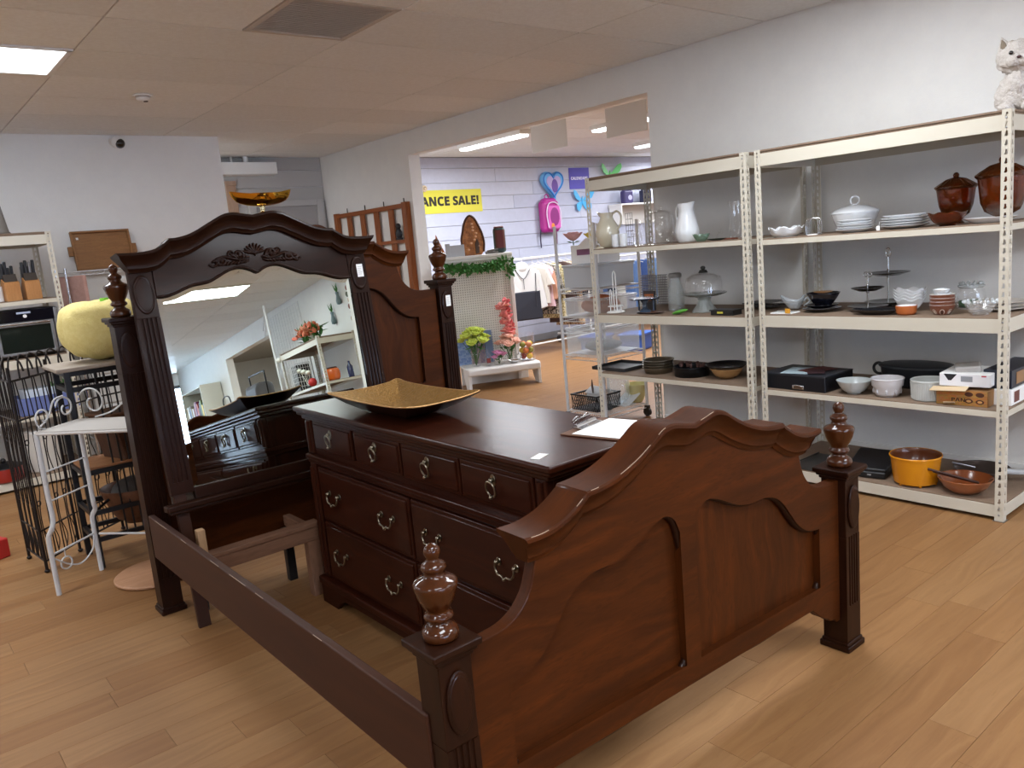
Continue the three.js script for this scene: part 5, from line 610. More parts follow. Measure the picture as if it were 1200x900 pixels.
{
  const rackAt = (label, x0, x1, y, z, gl) => { const t = thing('clothes_rack', label, 'clothes rack', [(x0 + x1) / 2, 0, z], 0, 'rolling clothes racks'), w = (x1 - x0) / 2; part('bar', rod([-w, y, 0], [w, y, 0], .014, 10), WHITE, t); for (const s of [-1, 1]) { part('upright', [rod([s * w, .12, 0], [s * w, y, 0], .014, 10), rod([s * w, .12, -.24], [s * w, .12, .24], .014, 10)], WHITE, t); part('caster', [cyl(.045, .045, .025, s * w, .045, .22, 0, 0, Math.PI / 2), cyl(.045, .045, .025, s * w, .045, -.22, 0, 0, Math.PI / 2)], plain(0x33302e, .6), t); } part('base_bar', rod([-w, .14, .1], [w, .14, .1], .012, 8), WHITE, t); return t; };
  const y1 = 1.24, z1 = -7.85; rackAt('white rolling rack with the white hooded jacket', 6.32, 7.8, y1, z1);
  const G = 'clothes on the rack by the white jacket', Y = y1 - .09;
  garment('white hooded jacket with black lower half and dark piping', 6.58, Y - .02, z1 + .06, -.35, { col: 0xcfcdcb, low: 0x23242e, hood: 1, piping: 1, w: .25, len: .66, sleeve: .42, group: G, cat: 'jacket' });
  garment('cream short-sleeved top beside the hooded jacket', 6.82, Y, z1, -1.2, { col: 0xc9c2b8, w: .23, len: .5, sleeve: .16, group: G, cat: 'shirt' });
  garment('pale pink hooded top with tan sleeves', 6.92, Y, z1, -1.2, { col: 0xdcb9bd, sleeveCol: 0xb9876e, w: .22, len: .55, sleeve: .35, group: G, cat: 'shirt' });
  garment('grey leopard print blouse', 7.02, Y, z1, -1.2, { map: floral(0x8a8276, 0x35322e, 0xd0c8b8, 431), len: .66, group: G, cat: 'blouse' });
  garment('olive and beige print blouse', 7.12, Y, z1, -1.2, { map: floral(0xb8a77a, 0x6d6a3c, 0xe0d4b4, 441), len: .72, group: G, cat: 'blouse' });
  garment('dark brown knit dress', 7.31, Y, z1, -1.2, { col: 0x4a3630, len: .8, group: G, cat: 'dress' });
  garment('tan floral dress hanging low', 7.42, Y, z1, -1.2, { map: floral(0xc9ab84, 0x7a5a3c, 0xe6d8c0, 451), len: .85, group: G, cat: 'dress' });
  garment('black patterned top at the rack end', 7.53, Y, z1, -1.2, { map: floral(0x26252c, 0x8a8890, 0x4a4a60, 461), len: .7, group: G, cat: 'shirt' });
  const y2 = 1.12, z2 = -8.2; rackAt('white rolling rack of jeans behind the wire cart', 7.72, 9.7, y2, z2); const J = 'clothes on the jeans rack', cs = [[0x2a3550, 'navy jeans'], [0x8f8d86, 'grey patterned trousers', 1], [0x31476e, 'mid blue jeans'], [0x1d2436, 'black-blue jeans'], [0xa3a29c, 'light grey trousers'], [0x3c5886, 'bright blue jeans'], [0x4d6892, 'faded blue jeans'], [0x2a4274, 'royal blue jeans'], [0x587398, 'pale washed jeans'], [0x27334e, 'indigo jeans']];
  const wh = ['nearest the jacket rack', 'second', 'third', 'fourth', 'fifth', 'sixth', 'seventh', 'eighth', 'ninth', 'at the wall end'];
  cs.forEach(([c, n, p], i) => garment(`${n} hanging on the jeans rack`, 7.9 + i * .19, y2 - .09, z2, -.75, { col: c, map: p && floral(0x8f8d86, 0x3a3940, 0xcfcabc, 471), pants: 1, w: .26, len: .7, group: J, cat: n.includes('jeans') ? 'jeans' : 'trousers' }));
}
{ // floor bins and low stand in the clothing room
  for (const [px, py, c, l] of [[700, 412, 0x2b4f9e, 'dark blue plastic tub on the floor under the jeans'], [746, 409, 0x3560b4, 'brighter blue plastic tub farther along the jeans rack']]) { const q = onY(px, py, 0), t = thing('storage_tub', l, 'tub', q, .3, 'tubs under the clothes racks'); part('tub', extr([[-.15, 0], [.15, 0], [.17, .2], [-.17, .2]], .3, .02), plain(c, .45), t); part('rim', rb(.38, .03, .34, .01, 0, .2, 0), plain(c, .4), t); }
}
{ // white wire cart in the opening
  const X0 = 4.27, X1 = 4.74, Z0 = -4.62, Z1 = -4.2, cx = (X0 + X1) / 2, cz = (Z0 + Z1) / 2, hx = (X1 - X0) / 2, hz = (Z1 - Z0) / 2, lv = [.1, .545, .845, 1.06];
  const t = thing('wire_cart', 'white wire shelf cart on casters standing in the opening', 'cart', [cx, 0, cz]);
  for (const sx of [-1, 1]) for (const sz of [-1, 1]) { part('post', rod([sx * hx, .085, sz * hz], [sx * hx, 1.55, sz * hz], .0125, 10), WHITEMETAL, t); part('caster', [cyl(.035, .035, .022, sx * hx, .036, sz * hz, 0, 0, Math.PI / 2), rb(.03, .03, .04, .006, sx * hx, .075, sz * hz)], plain(0x2a2725, .5), t); }
  for (const y of lv) { const w = []; for (const s of [-1, 1]) w.push(rod([-hx, y, s * hz], [hx, y, s * hz], .004), rod([-hx, y - .03, s * hz], [hx, y - .03, s * hz], .0035), rod([s * hx, y, -hz], [s * hx, y, hz], .004), rod([s * hx, y - .03, -hz], [s * hx, y - .03, hz], .0035)); for (let i = 1; i < 20; i++) { w.push(rod([-hx + i * hx / 10, y + .003, -hz], [-hx + i * hx / 10, y + .003, hz], .0016, 4)); const u = -hz + i * hz / 10; w.push(rod([-hx, y - .03, u], [-hx, y, u + hz / 20], .0018, 4)); } part('wire_shelf', w, WHITEMETAL, t); }
  const CLEAR = phy({ color: 0xfafcfd, roughness: .3, transmission: .88, thickness: 0 });
  const tub = (name, label, x, y, z, w, h, d, mat) => { const b = thing(name, label, 'bin', [x, y, z], 0, 'bins on the wire cart'); part('sides', [rspan(-w, w, .004, .008, -d, d, .001), extr([[-w, 0], [w, 0], [w * 1.08, h], [-w * 1.08, h]], .004).translate(0, .004, d), extr([[-w, 0], [w, 0], [w * 1.08, h], [-w * 1.08, h]], .004).translate(0, .004, -d), extr([[-d, 0], [d, 0], [d, h], [-d, h]], .004).rotateY(Math.PI / 2).translate(w * 1.04, .004, 0), extr([[-d, 0], [d, 0], [d, h], [-d, h]], .004).rotateY(Math.PI / 2).translate(-w * 1.04, .004, 0)], mat, b); part('rim', [rb(w * 2.24, .018, .02, .006, 0, h, d), rb(w * 2.24, .018, .02, .006, 0, h, -d), rb(.02, .018, d * 2, .006, w * 1.08, h, 0), rb(.02, .018, d * 2, .006, -w * 1.08, h, 0)], mat, b); return b; };
  tub('clear_bin', 'large clear plastic bin on the cart middle shelf', cx, .552, cz, .2, .2, .19, CLEAR); tub('clear_bin', 'clear bin of rust orange cloth on the cart', cx, .852, cz, .19, .13, .19, CLEAR); tub('grey_tub', 'pale grey tub on the cart upper shelf', cx, 1.067, cz, .19, .17, .18, phy({ color: 0xe4e7ea, roughness: .35, transmission: .5, thickness: 0 }));
  solo('orange_cloth', 'folded rust orange cloth inside the clear cart bin', 'cloth', [sph(.15, 0, .06, 0, 1, .45, 1.05, 24), sph(.09, -.05, .1, .06, 1, .5, 1, 16)], plain(0xb5653a, .8), [cx, .862, cz]);
  solo('grey_bundle', 'dark grey cloth at the bottom of the large clear bin', 'cloth', sph(.14, 0, .04, 0, 1.1, .3, 1, 20), plain(0x6d7274, .8), [cx, .562, cz]);
  const bx2 = thing('carton', 'open white carton with ragged paper flaps on the grey tub', 'box', [cx - .02, 1.252, cz], .15); part('box', rb(.28, .14, .26, .004, 0, .07, 0), PAPER, bx2); part('flap', rb(.16, .004, .14, .001, -.16, .15, .05, 0, 0, .5), PAPER, bx2); part('flap', rb(.12, .004, .16, .001, .1, .17, .1, .5, 0, -.3), PAPER, bx2); part('label', [bx(.004, .05, .14, -.142, .09, 0)], plain(0x8a5a78, .6), bx2);
  for (const [dx, dz, c, l, r] of [[-.13, -.1, 0xe8b4b8, 'pale pink artificial flower on the cart carton', .1], [.05, .12, 0xe3cf4a, 'yellow artificial flower on the cart carton', .09], [.12, -.08, 0xe5a9b8, 'rosy artificial flower on the cart carton', .09], [-.03, .0, 0xe9d05a, 'yellow-green artificial flower on the cart carton', .08]]) { const f = thing('artificial_flower', l, 'flower', [cx + dx - .02, 1.394, cz + dz], dx * 20, 'flowers on the cart carton'); part('petals', bloom(r, 8, 3).map(q => q.translate(0, .035, 0)), plain(c, .7), f); part('leaf', [leafGeo(.07, .02).rotateX(1.3).rotateY(1).translate(0, .02, 0), leafGeo(.07, .02).rotateX(1.3).rotateY(4).translate(0, .02, 0)], LEAF, f); part('stem', rod([0, 0, 0], [0, .04, 0], .004), STEM, f); }
  const bk = thing('black_basket', 'black plastic lattice basket on the cart bottom shelf', 'basket', [X0 + .15, .107, Z0 + .17], 0), lat = []; const W = .13, D = .14, Hh = .12; for (let i = 0; i <= 12; i++) for (const s of [-1, 1]) { const u = -D + i * D / 6, v = -W + i * W / 6; lat.push(rod([s * W, 0, u], [s * W, Hh, Math.min(D, u + .05)], .003, 4), rod([s * W, 0, u], [s * W, Hh, Math.max(-D, u - .05)], .003, 4), rod([v, 0, s * D], [Math.min(W, v + .05), Hh, s * D], .003, 4), rod([v, 0, s * D], [Math.max(-W, v - .05), Hh, s * D], .003, 4)); }
  part('lattice', lat, BLACK, bk); part('rim', [rb(.28, .014, .012, .004, 0, Hh, D), rb(.28, .014, .012, .004, 0, Hh, -D), rb(.012, .014, .29, .004, W, Hh, 0), rb(.012, .014, .29, .004, -W, Hh, 0)], BLACK, bk); part('floor_plate', rspan(-W, W, 0, .005, -D, D, .001), BLACK, bk);
  solo('fabric_sample', 'dark brown diamond swatch sticking up from the black basket', 'swatch', [rb(.09, .09, .006, .002, 0, 0, 0, 0, 0, .78)], plain(0x45302a, .8), [X0 + .12, .107 + .17, Z0 + .17], .9); solo('crumpled_paper', 'crumpled grey paper inside the black basket', 'paper', [sph(.07, 0, .09, 0, 1, .6, 1.2, 10), rb(.16, .004, .12, .001, .02, .13, -.02, .3, .4, .2)], plain(0xb9b9ba, .8), [X0 + .15, .112, Z0 + .17]);
  const jug = thing('plastic_canister', 'tall clear plastic canister on the cart bottom shelf', 'canister', [X1 - .13, .107, Z0 + .24]); part('body', lathe([[0, .004], [.085, 0], [.09, .01], [.095, .3], [.09, .31], [.087, .3], [.082, .012], [0, .01]], 32), CLEAR, jug); part('lid', lathe([[.095, .305], [.098, .31], [.09, .325], [0, .33]], 28), phy({ color: 0xa9c4d0, roughness: .35, transmission: .3, thickness: 0 }), jug);
  solo('white_tray', 'white folded plastic tray beside the canister', 'tray', [rb(.16, .006, .14, .003, 0, .05, 0, .1, 0, .5), rb(.14, .006, .14, .003, -.05, .012, .0)], plain(0xe8ecee, .4), [X1 - .11, .107, Z1 - .1]); solo('yellow_bucket', 'pale yellow plastic bowl on the cart bottom shelf', 'bowl', lathe(bowlProfile(.09, .15, .05, .004, .6), 30), plain(0xdcd49a, .45), [X1 - .0, .107, Z1 - .11]);
}
// slatted wooden rack leaning on the wall strip beside the opening
{
  const t = thing('slat_rack', 'brown wooden slatted rack with small pegs against the white wall', 'rack', [XW - .03, 0, -7.05], 0), m = std({ map: woodTex(0x7a3f16, 0xa25a22, 0x4d260c, .5, .12, 501), roughness: .45 });
  part('end_post', rspan(-.035, .025, 0, 1.955, -.04, .04, .004), m, t, 'y'); part('end_post', rspan(-.03, .02, 0, 1.955, -1.52, -1.45, .004), m, t, 'y');
  part('rail', rspan(-.02, .015, 1.90, 1.945, -1.46, -.04, .003), m, t, 'z'); part('rail', rspan(-.02, .015, 1.55, 1.585, -1.46, -.04, .003), m, t, 'z'); part('rail', rspan(-.02, .015, .6, .64, -1.46, -.04, .003), m, t, 'z');
  for (let i = 1; i <= 4; i++) part('slat', rspan(-.012, .008, .6, 1.9, -i * .3 - .045, -i * .3 + .045, .003), m, t, 'y'); for (let i = 0; i < 4; i++) part('peg', cyl(.006, .006, .05, -.005, 1.97, -i * .4 - .02), plain(0x2c2420, .6), t);
  solo('dark_figurine', 'small black figurine on the slatted rack rail', 'figurine', [sph(.05, 0, .06, 0, .6, 1.2, .9), sph(.032, 0, .135, 0, .8, 1, 1), rb(.03, .02, .1, .005, 0, .01, 0)], plain(0x1b1b20, .5), [XW - .055, 1.586, -7.2]);
}

// ---------------------------------------------------------------- left side of the room
{ // knife blocks, toaster oven and kitchen goods on the steel shelving by the back wall
  const zq = -6.78, at = (px, y, z = zq) => V(xAt(px, z, y), y, z);
  const BLK = std({ map: woodTex(0xa8703c, 0xc28a52, 0x7a4d26, .2, .08, 601), roughness: .5 }), HND = plain(0x2b2d33, .4);
  const block = (label, p, turn, n, lt) => { const t = thing('knife_block', label, 'knife block', p, turn, 'knife blocks on the shelf'); part('block', extr([[-.06, 0], [.07, 0], [.07, .085], [.0, .16], [-.06, .13]], .1, .005).rotateY(Math.PI / 2), BLK, t, 'y'); for (let i = 0; i < n; i++) part('knife_handle', rb(.019, .13, .024, .006, -.036 + (i % 4) * .024, .175 + (i / 4 | 0) * .03 + (i % 2) * .012, -.03 + (i / 4 | 0) * .03, .12), i % 3 === 0 && lt ? STEEL : HND, t, 'y'); part('dark_insert', rb(.085, .1, .03, .004, 0, .14, .03, -.3), plain(0x33281f, .6), t); return t; };
  block('pale wooden knife block with black handles and a wide black sheath', at(15, S2), .15, 6, false); block('wooden knife block with chrome-tipped handles near the shelf end', at(39, S2), .1, 8, true);
  solo('striped_mug', 'white mug with dark stripes beside the knife blocks', 'mug', [lathe([[0, 0], [.04, 0], [.042, .004], [.042, .11], [.039, .11], [.038, .008], [0, .008]], 28), tor(.025, .006, -.055, .055, 0)], CHINA, at(-2, S2));
  const p = at(36, S3, -6.86), t = thing('toaster_oven', 'black and silver toaster oven with a glass door', 'oven', [p.x - .03, S3, p.z], .03), w = .23;
  part('body', rb(2 * w, .34, .34, .02, 0, .18, 0), plain(0x1a1b1f, .35), t); part('control_panel', rb(2 * w - .06, .085, .012, .004, .0, .305, .172), glossy(0x0d0f18, .12), t); for (const s of [-1, 1]) part('side_trim', rb(.035, .33, .02, .008, s * (w - .02), .18, .168), STEEL, t);
  const d = part('door', [rb(2 * w - .09, .03, .016, .004, 0, .245, .176), rb(2 * w - .09, .02, .016, .004, 0, .035, .176), rb(.025, .2, .016, .004, -w + .055, .14, .176), rb(.025, .2, .016, .004, w - .055, .14, .176)], STEEL, t); part('door_glass', rb(2 * w - .13, .18, .008, .002, 0, .14, .174), glossy(0x1c231f, .06), d); part('door_handle', [rod([-.16, .25, .2], [.16, .25, .2], .008), rod([-.15, .25, .17], [-.15, .25, .2], .006), rod([.15, .25, .17], [.15, .25, .2], .006)], CHROME, d); part('dial', cyl(.012, .012, .014, .01, .3, .182, Math.PI / 2), WHITE, t); part('readout', face(.09, .014, .005, .325, .1795), plain(0xaab4cc, .5), t, 'x', true); for (const s of [-1, 1]) part('foot', cyl(.012, .012, .012, s * .18, .006, .12), BLACK, t);
  const q = at(58, S4); { const b = thing('blue_crate', 'blue plastic crate of white boxes and green leaves', 'crate', [q.x, S4, -6.85], .08); part('crate', [rspan(-.2, .2, 0, .01, -.14, .14), rspan(-.2, .2, 0, .13, .13, .14), rspan(-.2, .2, 0, .13, -.14, -.13), rspan(-.2, -.19, 0, .13, -.14, .14), rspan(.19, .2, 0, .13, -.14, .14)], plain(0x6876ad, .45), b); }
  solo('white_parcel', 'white box sticking out of the blue crate', 'box', rb(.26, .17, .18, .006, 0, .085, 0, 0, .05), plain(0xcdd6e2, .6), [q.x - .02, S4 + .011, -6.84]); solo('leafy_sprig', 'green artificial leaves lying in the blue crate', 'leaves', Array.from({ length: 40 }, () => leafGeo(.07, .02).rotateX(rr(.3, 1.5)).rotateY(rr(0, 6)).translate(rr(-.05, .06), rr(0, .05), rr(-.05, .05))), LEAF, [q.x + .11, S4 + .12, -6.8]);
  const r = at(57, S5); { const b = thing('white_pail', 'tall white plastic pail on the bottom shelf by the back wall', 'pail', [r.x, S5, -6.85]); part('pail', lathe([[0, 0], [.11, 0], [.115, .01], [.135, .3], [.14, .305], [.133, .31], [.11, .014], [0, .01]], 36), plain(0xd4d0c8, .5), b); part('lid', lathe([[.141, .3], [.144, .315], [.12, .325], [0, .328]], 36), WHITE, b); }
  const s = at(8, S5, -6.75); { const b = thing('red_pot', 'dark red cooking pot with black lid on the bottom shelf', 'pot', [s.x, S5, s.z]); part('pot', lathe([[0, 0], [.11, 0], [.118, .01], [.12, .1], [.117, .1], [0, .1]], 32), glossy(0x8f1d14, .3), b); part('lid', lathe([[.122, .1], [.124, .106], [.06, .13], [0, .134]], 32), BLACK, b); part('knob', sph(.018, 0, .146, 0), BLACK, b); }
  const c = at(1, T1 + .015, -6.8); solo('cone_lamp', 'grey cone-shaped ornament on top of the steel shelving', 'ornament', lathe([[0, 0], [.07, 0], [.055, .02], [.05, .05], [.03, .2], [.0, .22]], 24), plain(0x7c766f, .7), c);
}
{ // chrome wire shelving with wooden tray, white drawer unit behind the screens
  const t = thing('wire_shelving', 'chrome wire shelving against the left wall behind the pouf', 'shelving', [1.78, 0, -7.2]); const hx = .46, hz = .19;
  for (const sx of [-1, 1]) for (const sz of [-1, 1]) part('post', rod([sx * hx, 0, sz * hz], [sx * hx, 1.56, sz * hz], .011, 8), CHROME, t);
  for (const y of [.2, .98, 1.53]) { const w = []; for (const s of [-1, 1]) w.push(rod([-hx, y, s * hz], [hx, y, s * hz], .004), rod([-hx, y - .03, s * hz], [hx, y - .03, s * hz], .0035), rod([s * hx, y, -hz], [s * hx, y, hz], .004)); for (let i = 0; i < 24; i++) { const u = -hx + (i + .5) * hx / 12; w.push(rod([u, y, -hz], [u, y, hz], .0018, 4), rod([u - .02, y - .03, hz], [u, y, hz], .0022, 4), rod([u + .02, y - .03, hz], [u, y, hz], .0022, 4)); } part('wire_shelf', w, WHITEMETAL, t); }
  const a = onZ(79, 268, -7.36), b = onZ(150, 310, -7.3), tr = thing('wooden_tray', 'brown wooden tray with side handles leaning on the wall', 'tray', [1.69, 1.535, -7.31], 0); tr.rotation.set(-.2, 0, .0, 'YXZ'); const TW = std({ map: woodTex(0x7d542c, 0x9c6d3e, 0x5b3a1c, .4, .2, 621), roughness: .55 });
  const sk = .1, quad = (x0, x1, y0, y1) => [[x0 + sk * (1 - y0 / .32) * .0 + .0, y0], [x1, y0], [x1, y1], [x0, y1]];
  part('base', rspan(-.22, .22, .012, .31, -.01, 0, .003), TW, tr); part('rim', [rspan(-.225, .225, 0, .016, -.01, .03, .003), rspan(-.225, .225, .305, .321, -.01, .03, .003), rspan(-.225, -.209, .01, .31, -.01, .03, .003), rspan(.209, .225, .01, .31, -.01, .03, .003)], TW, tr); for (const s of [-1, 1]) part('handle', rspan(s * .225, s * .262, .12, .2, -.005, .02, .006), TW, tr); part('price_sticker', bx(.018, .018, .002, -.175, .265, .003), PAPER, tr);
  solo('grey_jar', 'pale blue-grey lidded glass jar on the wire shelving', 'jar', [lathe([[0, 0], [.07, 0], [.085, .03], [.09, .12], [.075, .19], [.085, .2], [.06, .235], [.02, .25], [.02, .265], [0, .27]], 32)], phy({ color: 0x9aa5a8, roughness: .2, transmission: .5, thickness: 0 }), [1.7, .985, -7.18]);
  solo('pink_cloth', 'dusty pink cloth hanging from the wire shelf end', 'cloth', rb(.03, .42, .3, .012, 0, -.21, 0, 0, .2), std({ map: blotch(0xb48a80, 0xc9a297, .2, 631), roughness: .9 }), [1.36, 1.5, -7.05], .3);
  const dr = thing('drawer_unit', 'white plastic drawer unit below the wire shelving', 'drawers', [1.75, .205, -7.2]); part('carcass', rspan(-.38, .38, 0, .74, -.17, .15, .01), plain(0xd5d5d3, .5), dr); for (let i = 0; i < 3; i++) { const d = part('drawer', rspan(-.36, .36, .02 + i * .24, .245 + i * .24, .14, .165, .008), plain(0xcdcdca, .45), dr); part('pull', rspan(-.08, .08, .17 + i * .24, .2 + i * .24, .16, .18, .006), WHITE, d); }
}
{ // wrought iron screen
  const IRON = plain(0x1e1512, .5, .4), A = V(.503, 0, -4.923), B = V(.535, 0, -4.60), Cc = V(1.0, 0, -5.0), Hs = 1.12;
  const t = thing('iron_screen', 'dark wrought iron folding screen with scroll panels', 'screen', [B.x, 0, B.z]);
  const panel = (P0, P1, full) => { const d = P1.clone().sub(P0), L = d.length(), a = Math.atan2(-d.z, d.x), o = []; const R = (x0, y0, x1, y1, r = .005) => o.push(rod([x0, y0, 0], [x1, y1, 0], r, 5));
    R(0, .0, 0, Hs - .05, .008); R(L, .0, L, Hs - .05, .008); R(0, .06, L, .06, .006); R(0, .22, L, .22); R(0, Hs - .12, L, Hs - .12, .006); R(0, Hs - .32, L, Hs - .32);
    const n = Math.max(3, Math.round(L / .075)); for (let i = 0; i < n; i++) { const x = (i + .5) * L / n, w = L / n * .42; R(x - w * .5, .06, x - w * .5, Hs - .12, .0035); o.push(tube([[x + w * .4, .06, 0], [x - w * .1, .3, 0], [x + w * .8, .45, 0], [x - w * .1, .6, 0], [x + w * .8, .75, 0], [x, Hs - .12, 0]], .0035, 40, 4)); o.push(tube([[x - w, Hs - .12, 0], [x - w * .8, Hs - .04, 0], [x, Hs, 0], [x + w, Hs - .03, .02], [x + w * 1.2, Hs - .08, .03]], .005, 16, 5)); o.push(tor(w * .45, .003, x, .36, 0, 0, 0, 0, 12), tor(w * .45, .003, x, .68, 0, 0, 0, 0, 12), tube([[x, .06, 0], [x + w, .13, 0], [x, .22, 0]], .003, 10, 4)); }
    for (const x of [0, L]) o.push(sph(.014, x, .01, 0, 1, .7, 1, 8)); const m = part('scroll_panel', o, IRON, t); m.rotation.y = a; m.position.set(P0.x - B.x, 0, P0.z - B.z); return m; };
  panel(A, B); panel(B, V(.73, 0, -4.80)); panel(V(.73, 0, -4.80), Cc); panel(Cc, V(1.3, 0, -5.12));
}
{ // white scroll table
  const W = plain(0xc4c4c3, .4), FL = V(.548, 0, -4.19), u = V(.62, 0, .78), v = V(.78, 0, -.62), Lu = .55, Lv = .27, H = .795, t = thing('scroll_table', 'white metal plant table with curled gallery and bowed legs', 'table', [FL.x, 0, FL.z]);
  const pt = (a, b, y) => { const q = u.clone().multiplyScalar(a).addScaledVector(v, b); return [q.x, y, q.z]; };
  part('table_top', [bx(Lu, .012, Lv, Lu / 2, H - .006, -Lv / 2).rotateY(-Math.atan2(.78, .62)), rod(pt(0, 0, H - .012), pt(Lu, 0, H - .012), .007), rod(pt(0, Lv, H - .012), pt(Lu, Lv, H - .012), .007), rod(pt(0, 0, H - .012), pt(0, Lv, H - .012), .007)], plain(0xb9b4ae, .5), t);
  for (const [a, b] of [[0, 0], [0, Lv], [Lu, 0], [Lu, Lv]]) { const oa = a ? .035 : -.035, ob = b ? .01 : -.01; part('leg', tube([pt(a, b, H - .01), pt(a, b, .5), pt(a, b, .36), pt(a + oa * .15, b + ob, .33), pt(a + oa * .9, b + ob, .29), pt(a + oa, b + ob, .25), pt(a + oa, b + ob, .1), pt(a + oa, b + ob, 0)], .0115, 50, 8), W, t); }
  const sp = (c, r, a0, turns, dir, bAxis, y) => { const o = []; for (let i = 0; i <= 22; i++) { const k = i / 22, q = a0 + dir * k * turns * 6.283, rad = r * (1 - .75 * k); o.push(bAxis ? pt(0, c + rad * Math.cos(q), y + rad * Math.sin(q)) : pt(c + rad * Math.cos(q), Lv, y + rad * Math.sin(q))); } return tube(o, .0045, 40, 5); };
  part('gallery_scroll', [sp(.06, .055, -1.6, 1.1, -1, true, H + .055), sp(.2, .06, 2.8, 1.1, -1, true, H + .07), tube([pt(0, .02, H + .01), pt(0, .09, H + .05), pt(0, .14, H + .12), pt(0, .2, H + .13)], .0045, 20, 5)], W, t);
  part('gallery_scroll', [sp(.1, .075, 2.6, 1.15, -1, false, H + .08), sp(.36, .075, .4, 1.15, 1, false, H + .08), tube([pt(.1, Lv, H + .005), pt(.2, Lv, H + .03), pt(.28, Lv, H + .08), pt(.36, Lv, H + .155)], .0045, 24, 5)], W, t);
  part('stretcher', [rod(pt(-.035, 0, .2), pt(-.035, Lv, .2), .005), rod(pt(-.035, .07, .16), pt(-.035, .07, .2), .003), tube([pt(-.035, .0, .18), pt(-.035, .08, .12), pt(-.035, .16, .09), pt(-.035, Lv - .02, .13), pt(-.035, Lv, .19)], .004, 24, 5), tor(.03, .004, ...pt(-.035, .07, .13), 0, .5)], W, t); for (const [a, b, r] of [[pt(0, Lv, .2), pt(Lu, Lv, .2), .006], [pt(0, 0, .6), pt(0, Lv, .6), .004], [pt(0, 0, .46), pt(0, Lv, .46), .004]]) part('stretcher', rod(a, b, r), W, t);
}
{ // black stand with wooden top, yellow pouf, baskets; wooden disc on the floor
  const X0 = .755, X1 = 1.25, Z0 = -4.71, Z1 = -4.42, H = 1.045, t = thing('black_stand', 'tall black metal stand with a pale wooden top', 'stand', [(X0 + X1) / 2, 0, (Z0 + Z1) / 2]), hx = (X1 - X0) / 2, hz = (Z1 - Z0) / 2;
  for (const sx of [-1, 1]) for (const sz of [-1, 1]) part('leg', rspan(sx * hx - .014, sx * hx + .014, 0, H - .02, sz * hz - .014, sz * hz + .014, .003), BLACKMETAL, t, 'y');
  for (const y of [.15, .29, .50, .93, 1.01]) part('rail', [rspan(-hx, hx, y - .012, y + .012, hz - .01, hz + .01, .002), rspan(-hx, hx, y - .012, y + .012, -hz - .01, -hz + .01, .002), rspan(-hx - .01, -hx + .01, y - .012, y + .012, -hz, hz, .002), rspan(hx - .01, hx + .01, y - .012, y + .012, -hz, hz, .002)], BLACKMETAL, t);
  for (const s of [-.1, -.06, -.02]) part('spindle', rod([s, .15, hz], [s - .02, 1.0, hz - .02], .005), BLACKMETAL, t);
  part('brace', rod([-hx, .29, hz], [.1, .40, -hz], .008), BLACKMETAL, t); part('wooden_shelf', rspan(-hx, hx, .512, .526, -hz, hz, .002), std({ map: woodTex(0x8a5a34, 0xa87449, 0x5a381f, .5, .2, 641), roughness: .6 }), t); part('top', rspan(-hx - .05, hx + .05, H - .02, H, -hz - .05, hz + .05, .006), std({ map: woodTex(0x8d8174, 0xa69a8c, 0x6b6055, .5, .2, 643), roughness: .6 }), t);
  const p = thing('yellow_pouf', 'puffy pale yellow pumpkin cushion with a green stem', 'cushion', [.99, H + .006, -4.575], .2), g = mergeVertices(new THREE.SphereGeometry(1, 64, 40)); g.deleteAttribute('uv'); const q = g.attributes.position; for (let i = 0; i < q.count; i++) { let x = q.getX(i), y = q.getY(i), z = q.getZ(i); const a = Math.atan2(z, x), rim = Math.pow(Math.abs(Math.cos(a * 2.5)), .6), dip = Math.exp(-(x * x + z * z) * 5); const rr2 = .205 * (1 - .07 * (1 - rim) * (1 - y * y)); const wr = .012 * tnoise(a * .159 + 1, y * .5 + .5, 24, 8, 17); q.setXYZ(i, x * (rr2 + wr), .155 + .15 * (y > 0 ? Math.pow(y, .75) : -Math.pow(-y, .7)) - (y > 0 ? .05 * dip : 0) + wr * y, z * (rr2 + wr)); } g.computeVertexNormals();
  g.scale(1, 1.07, 1); part('cushion', g, std({ map: blotch(0xcdbb72, 0xddcf8e, .12, 651), roughness: .9, bumpMap: fineBump, bumpScale: .002 }), p); part('green_stem', [cyl(.03, .02, .05, .02, .285, .02), rb(.07, .015, .05, .006, .04, .275, .03)], plain(0x79c13a, .8), p);
  const bk = thing('wicker_box', 'dark brown tapered wicker basket on the black stand shelf', 'basket', [(X0 + X1) / 2 + .02, .527, (Z0 + Z1) / 2], .3); part('basket', extr([[-.1, 0], [.1, 0], [.15, .24], [-.15, .24]], .22, .01), std({ map: blotch(0x3d2415, 0x5d3a22, .05, 661, 14), roughness: .8 }), bk); part('rim', rb(.31, .02, .25, .008, 0, .24, 0), plain(0x5a3a22, .7), bk);
  const b2 = thing('brown_bowl', 'large dark brown bowl hanging low inside the black stand', 'bowl', [(X0 + X1) / 2, .16, (Z0 + Z1) / 2]); part('bowl', lathe(bowlProfile(.17, .2, .07, .006, .5), 40), std({ map: blotch(0x4b2c1a, 0x6a4128, .1, 671), roughness: .5 }), b2); part('grey_cloth', sph(.12, 0, .16, 0, 1, .7, 1, 16), plain(0x55504c, .9), b2);
  const disc = thing('wooden_disc', 'round pale wooden board lying on the floor', 'board', [.935, 0, -4.08]); part('board', lathe([[0, 0], [.192, 0], [.2, .006], [.2, .014], [.192, .02], [0, .02]], 56), std({ map: woodTex(0xa87a56, 0xbd9070, 0x86593a, .6, .3, 681), roughness: .55 }), disc, 'x');
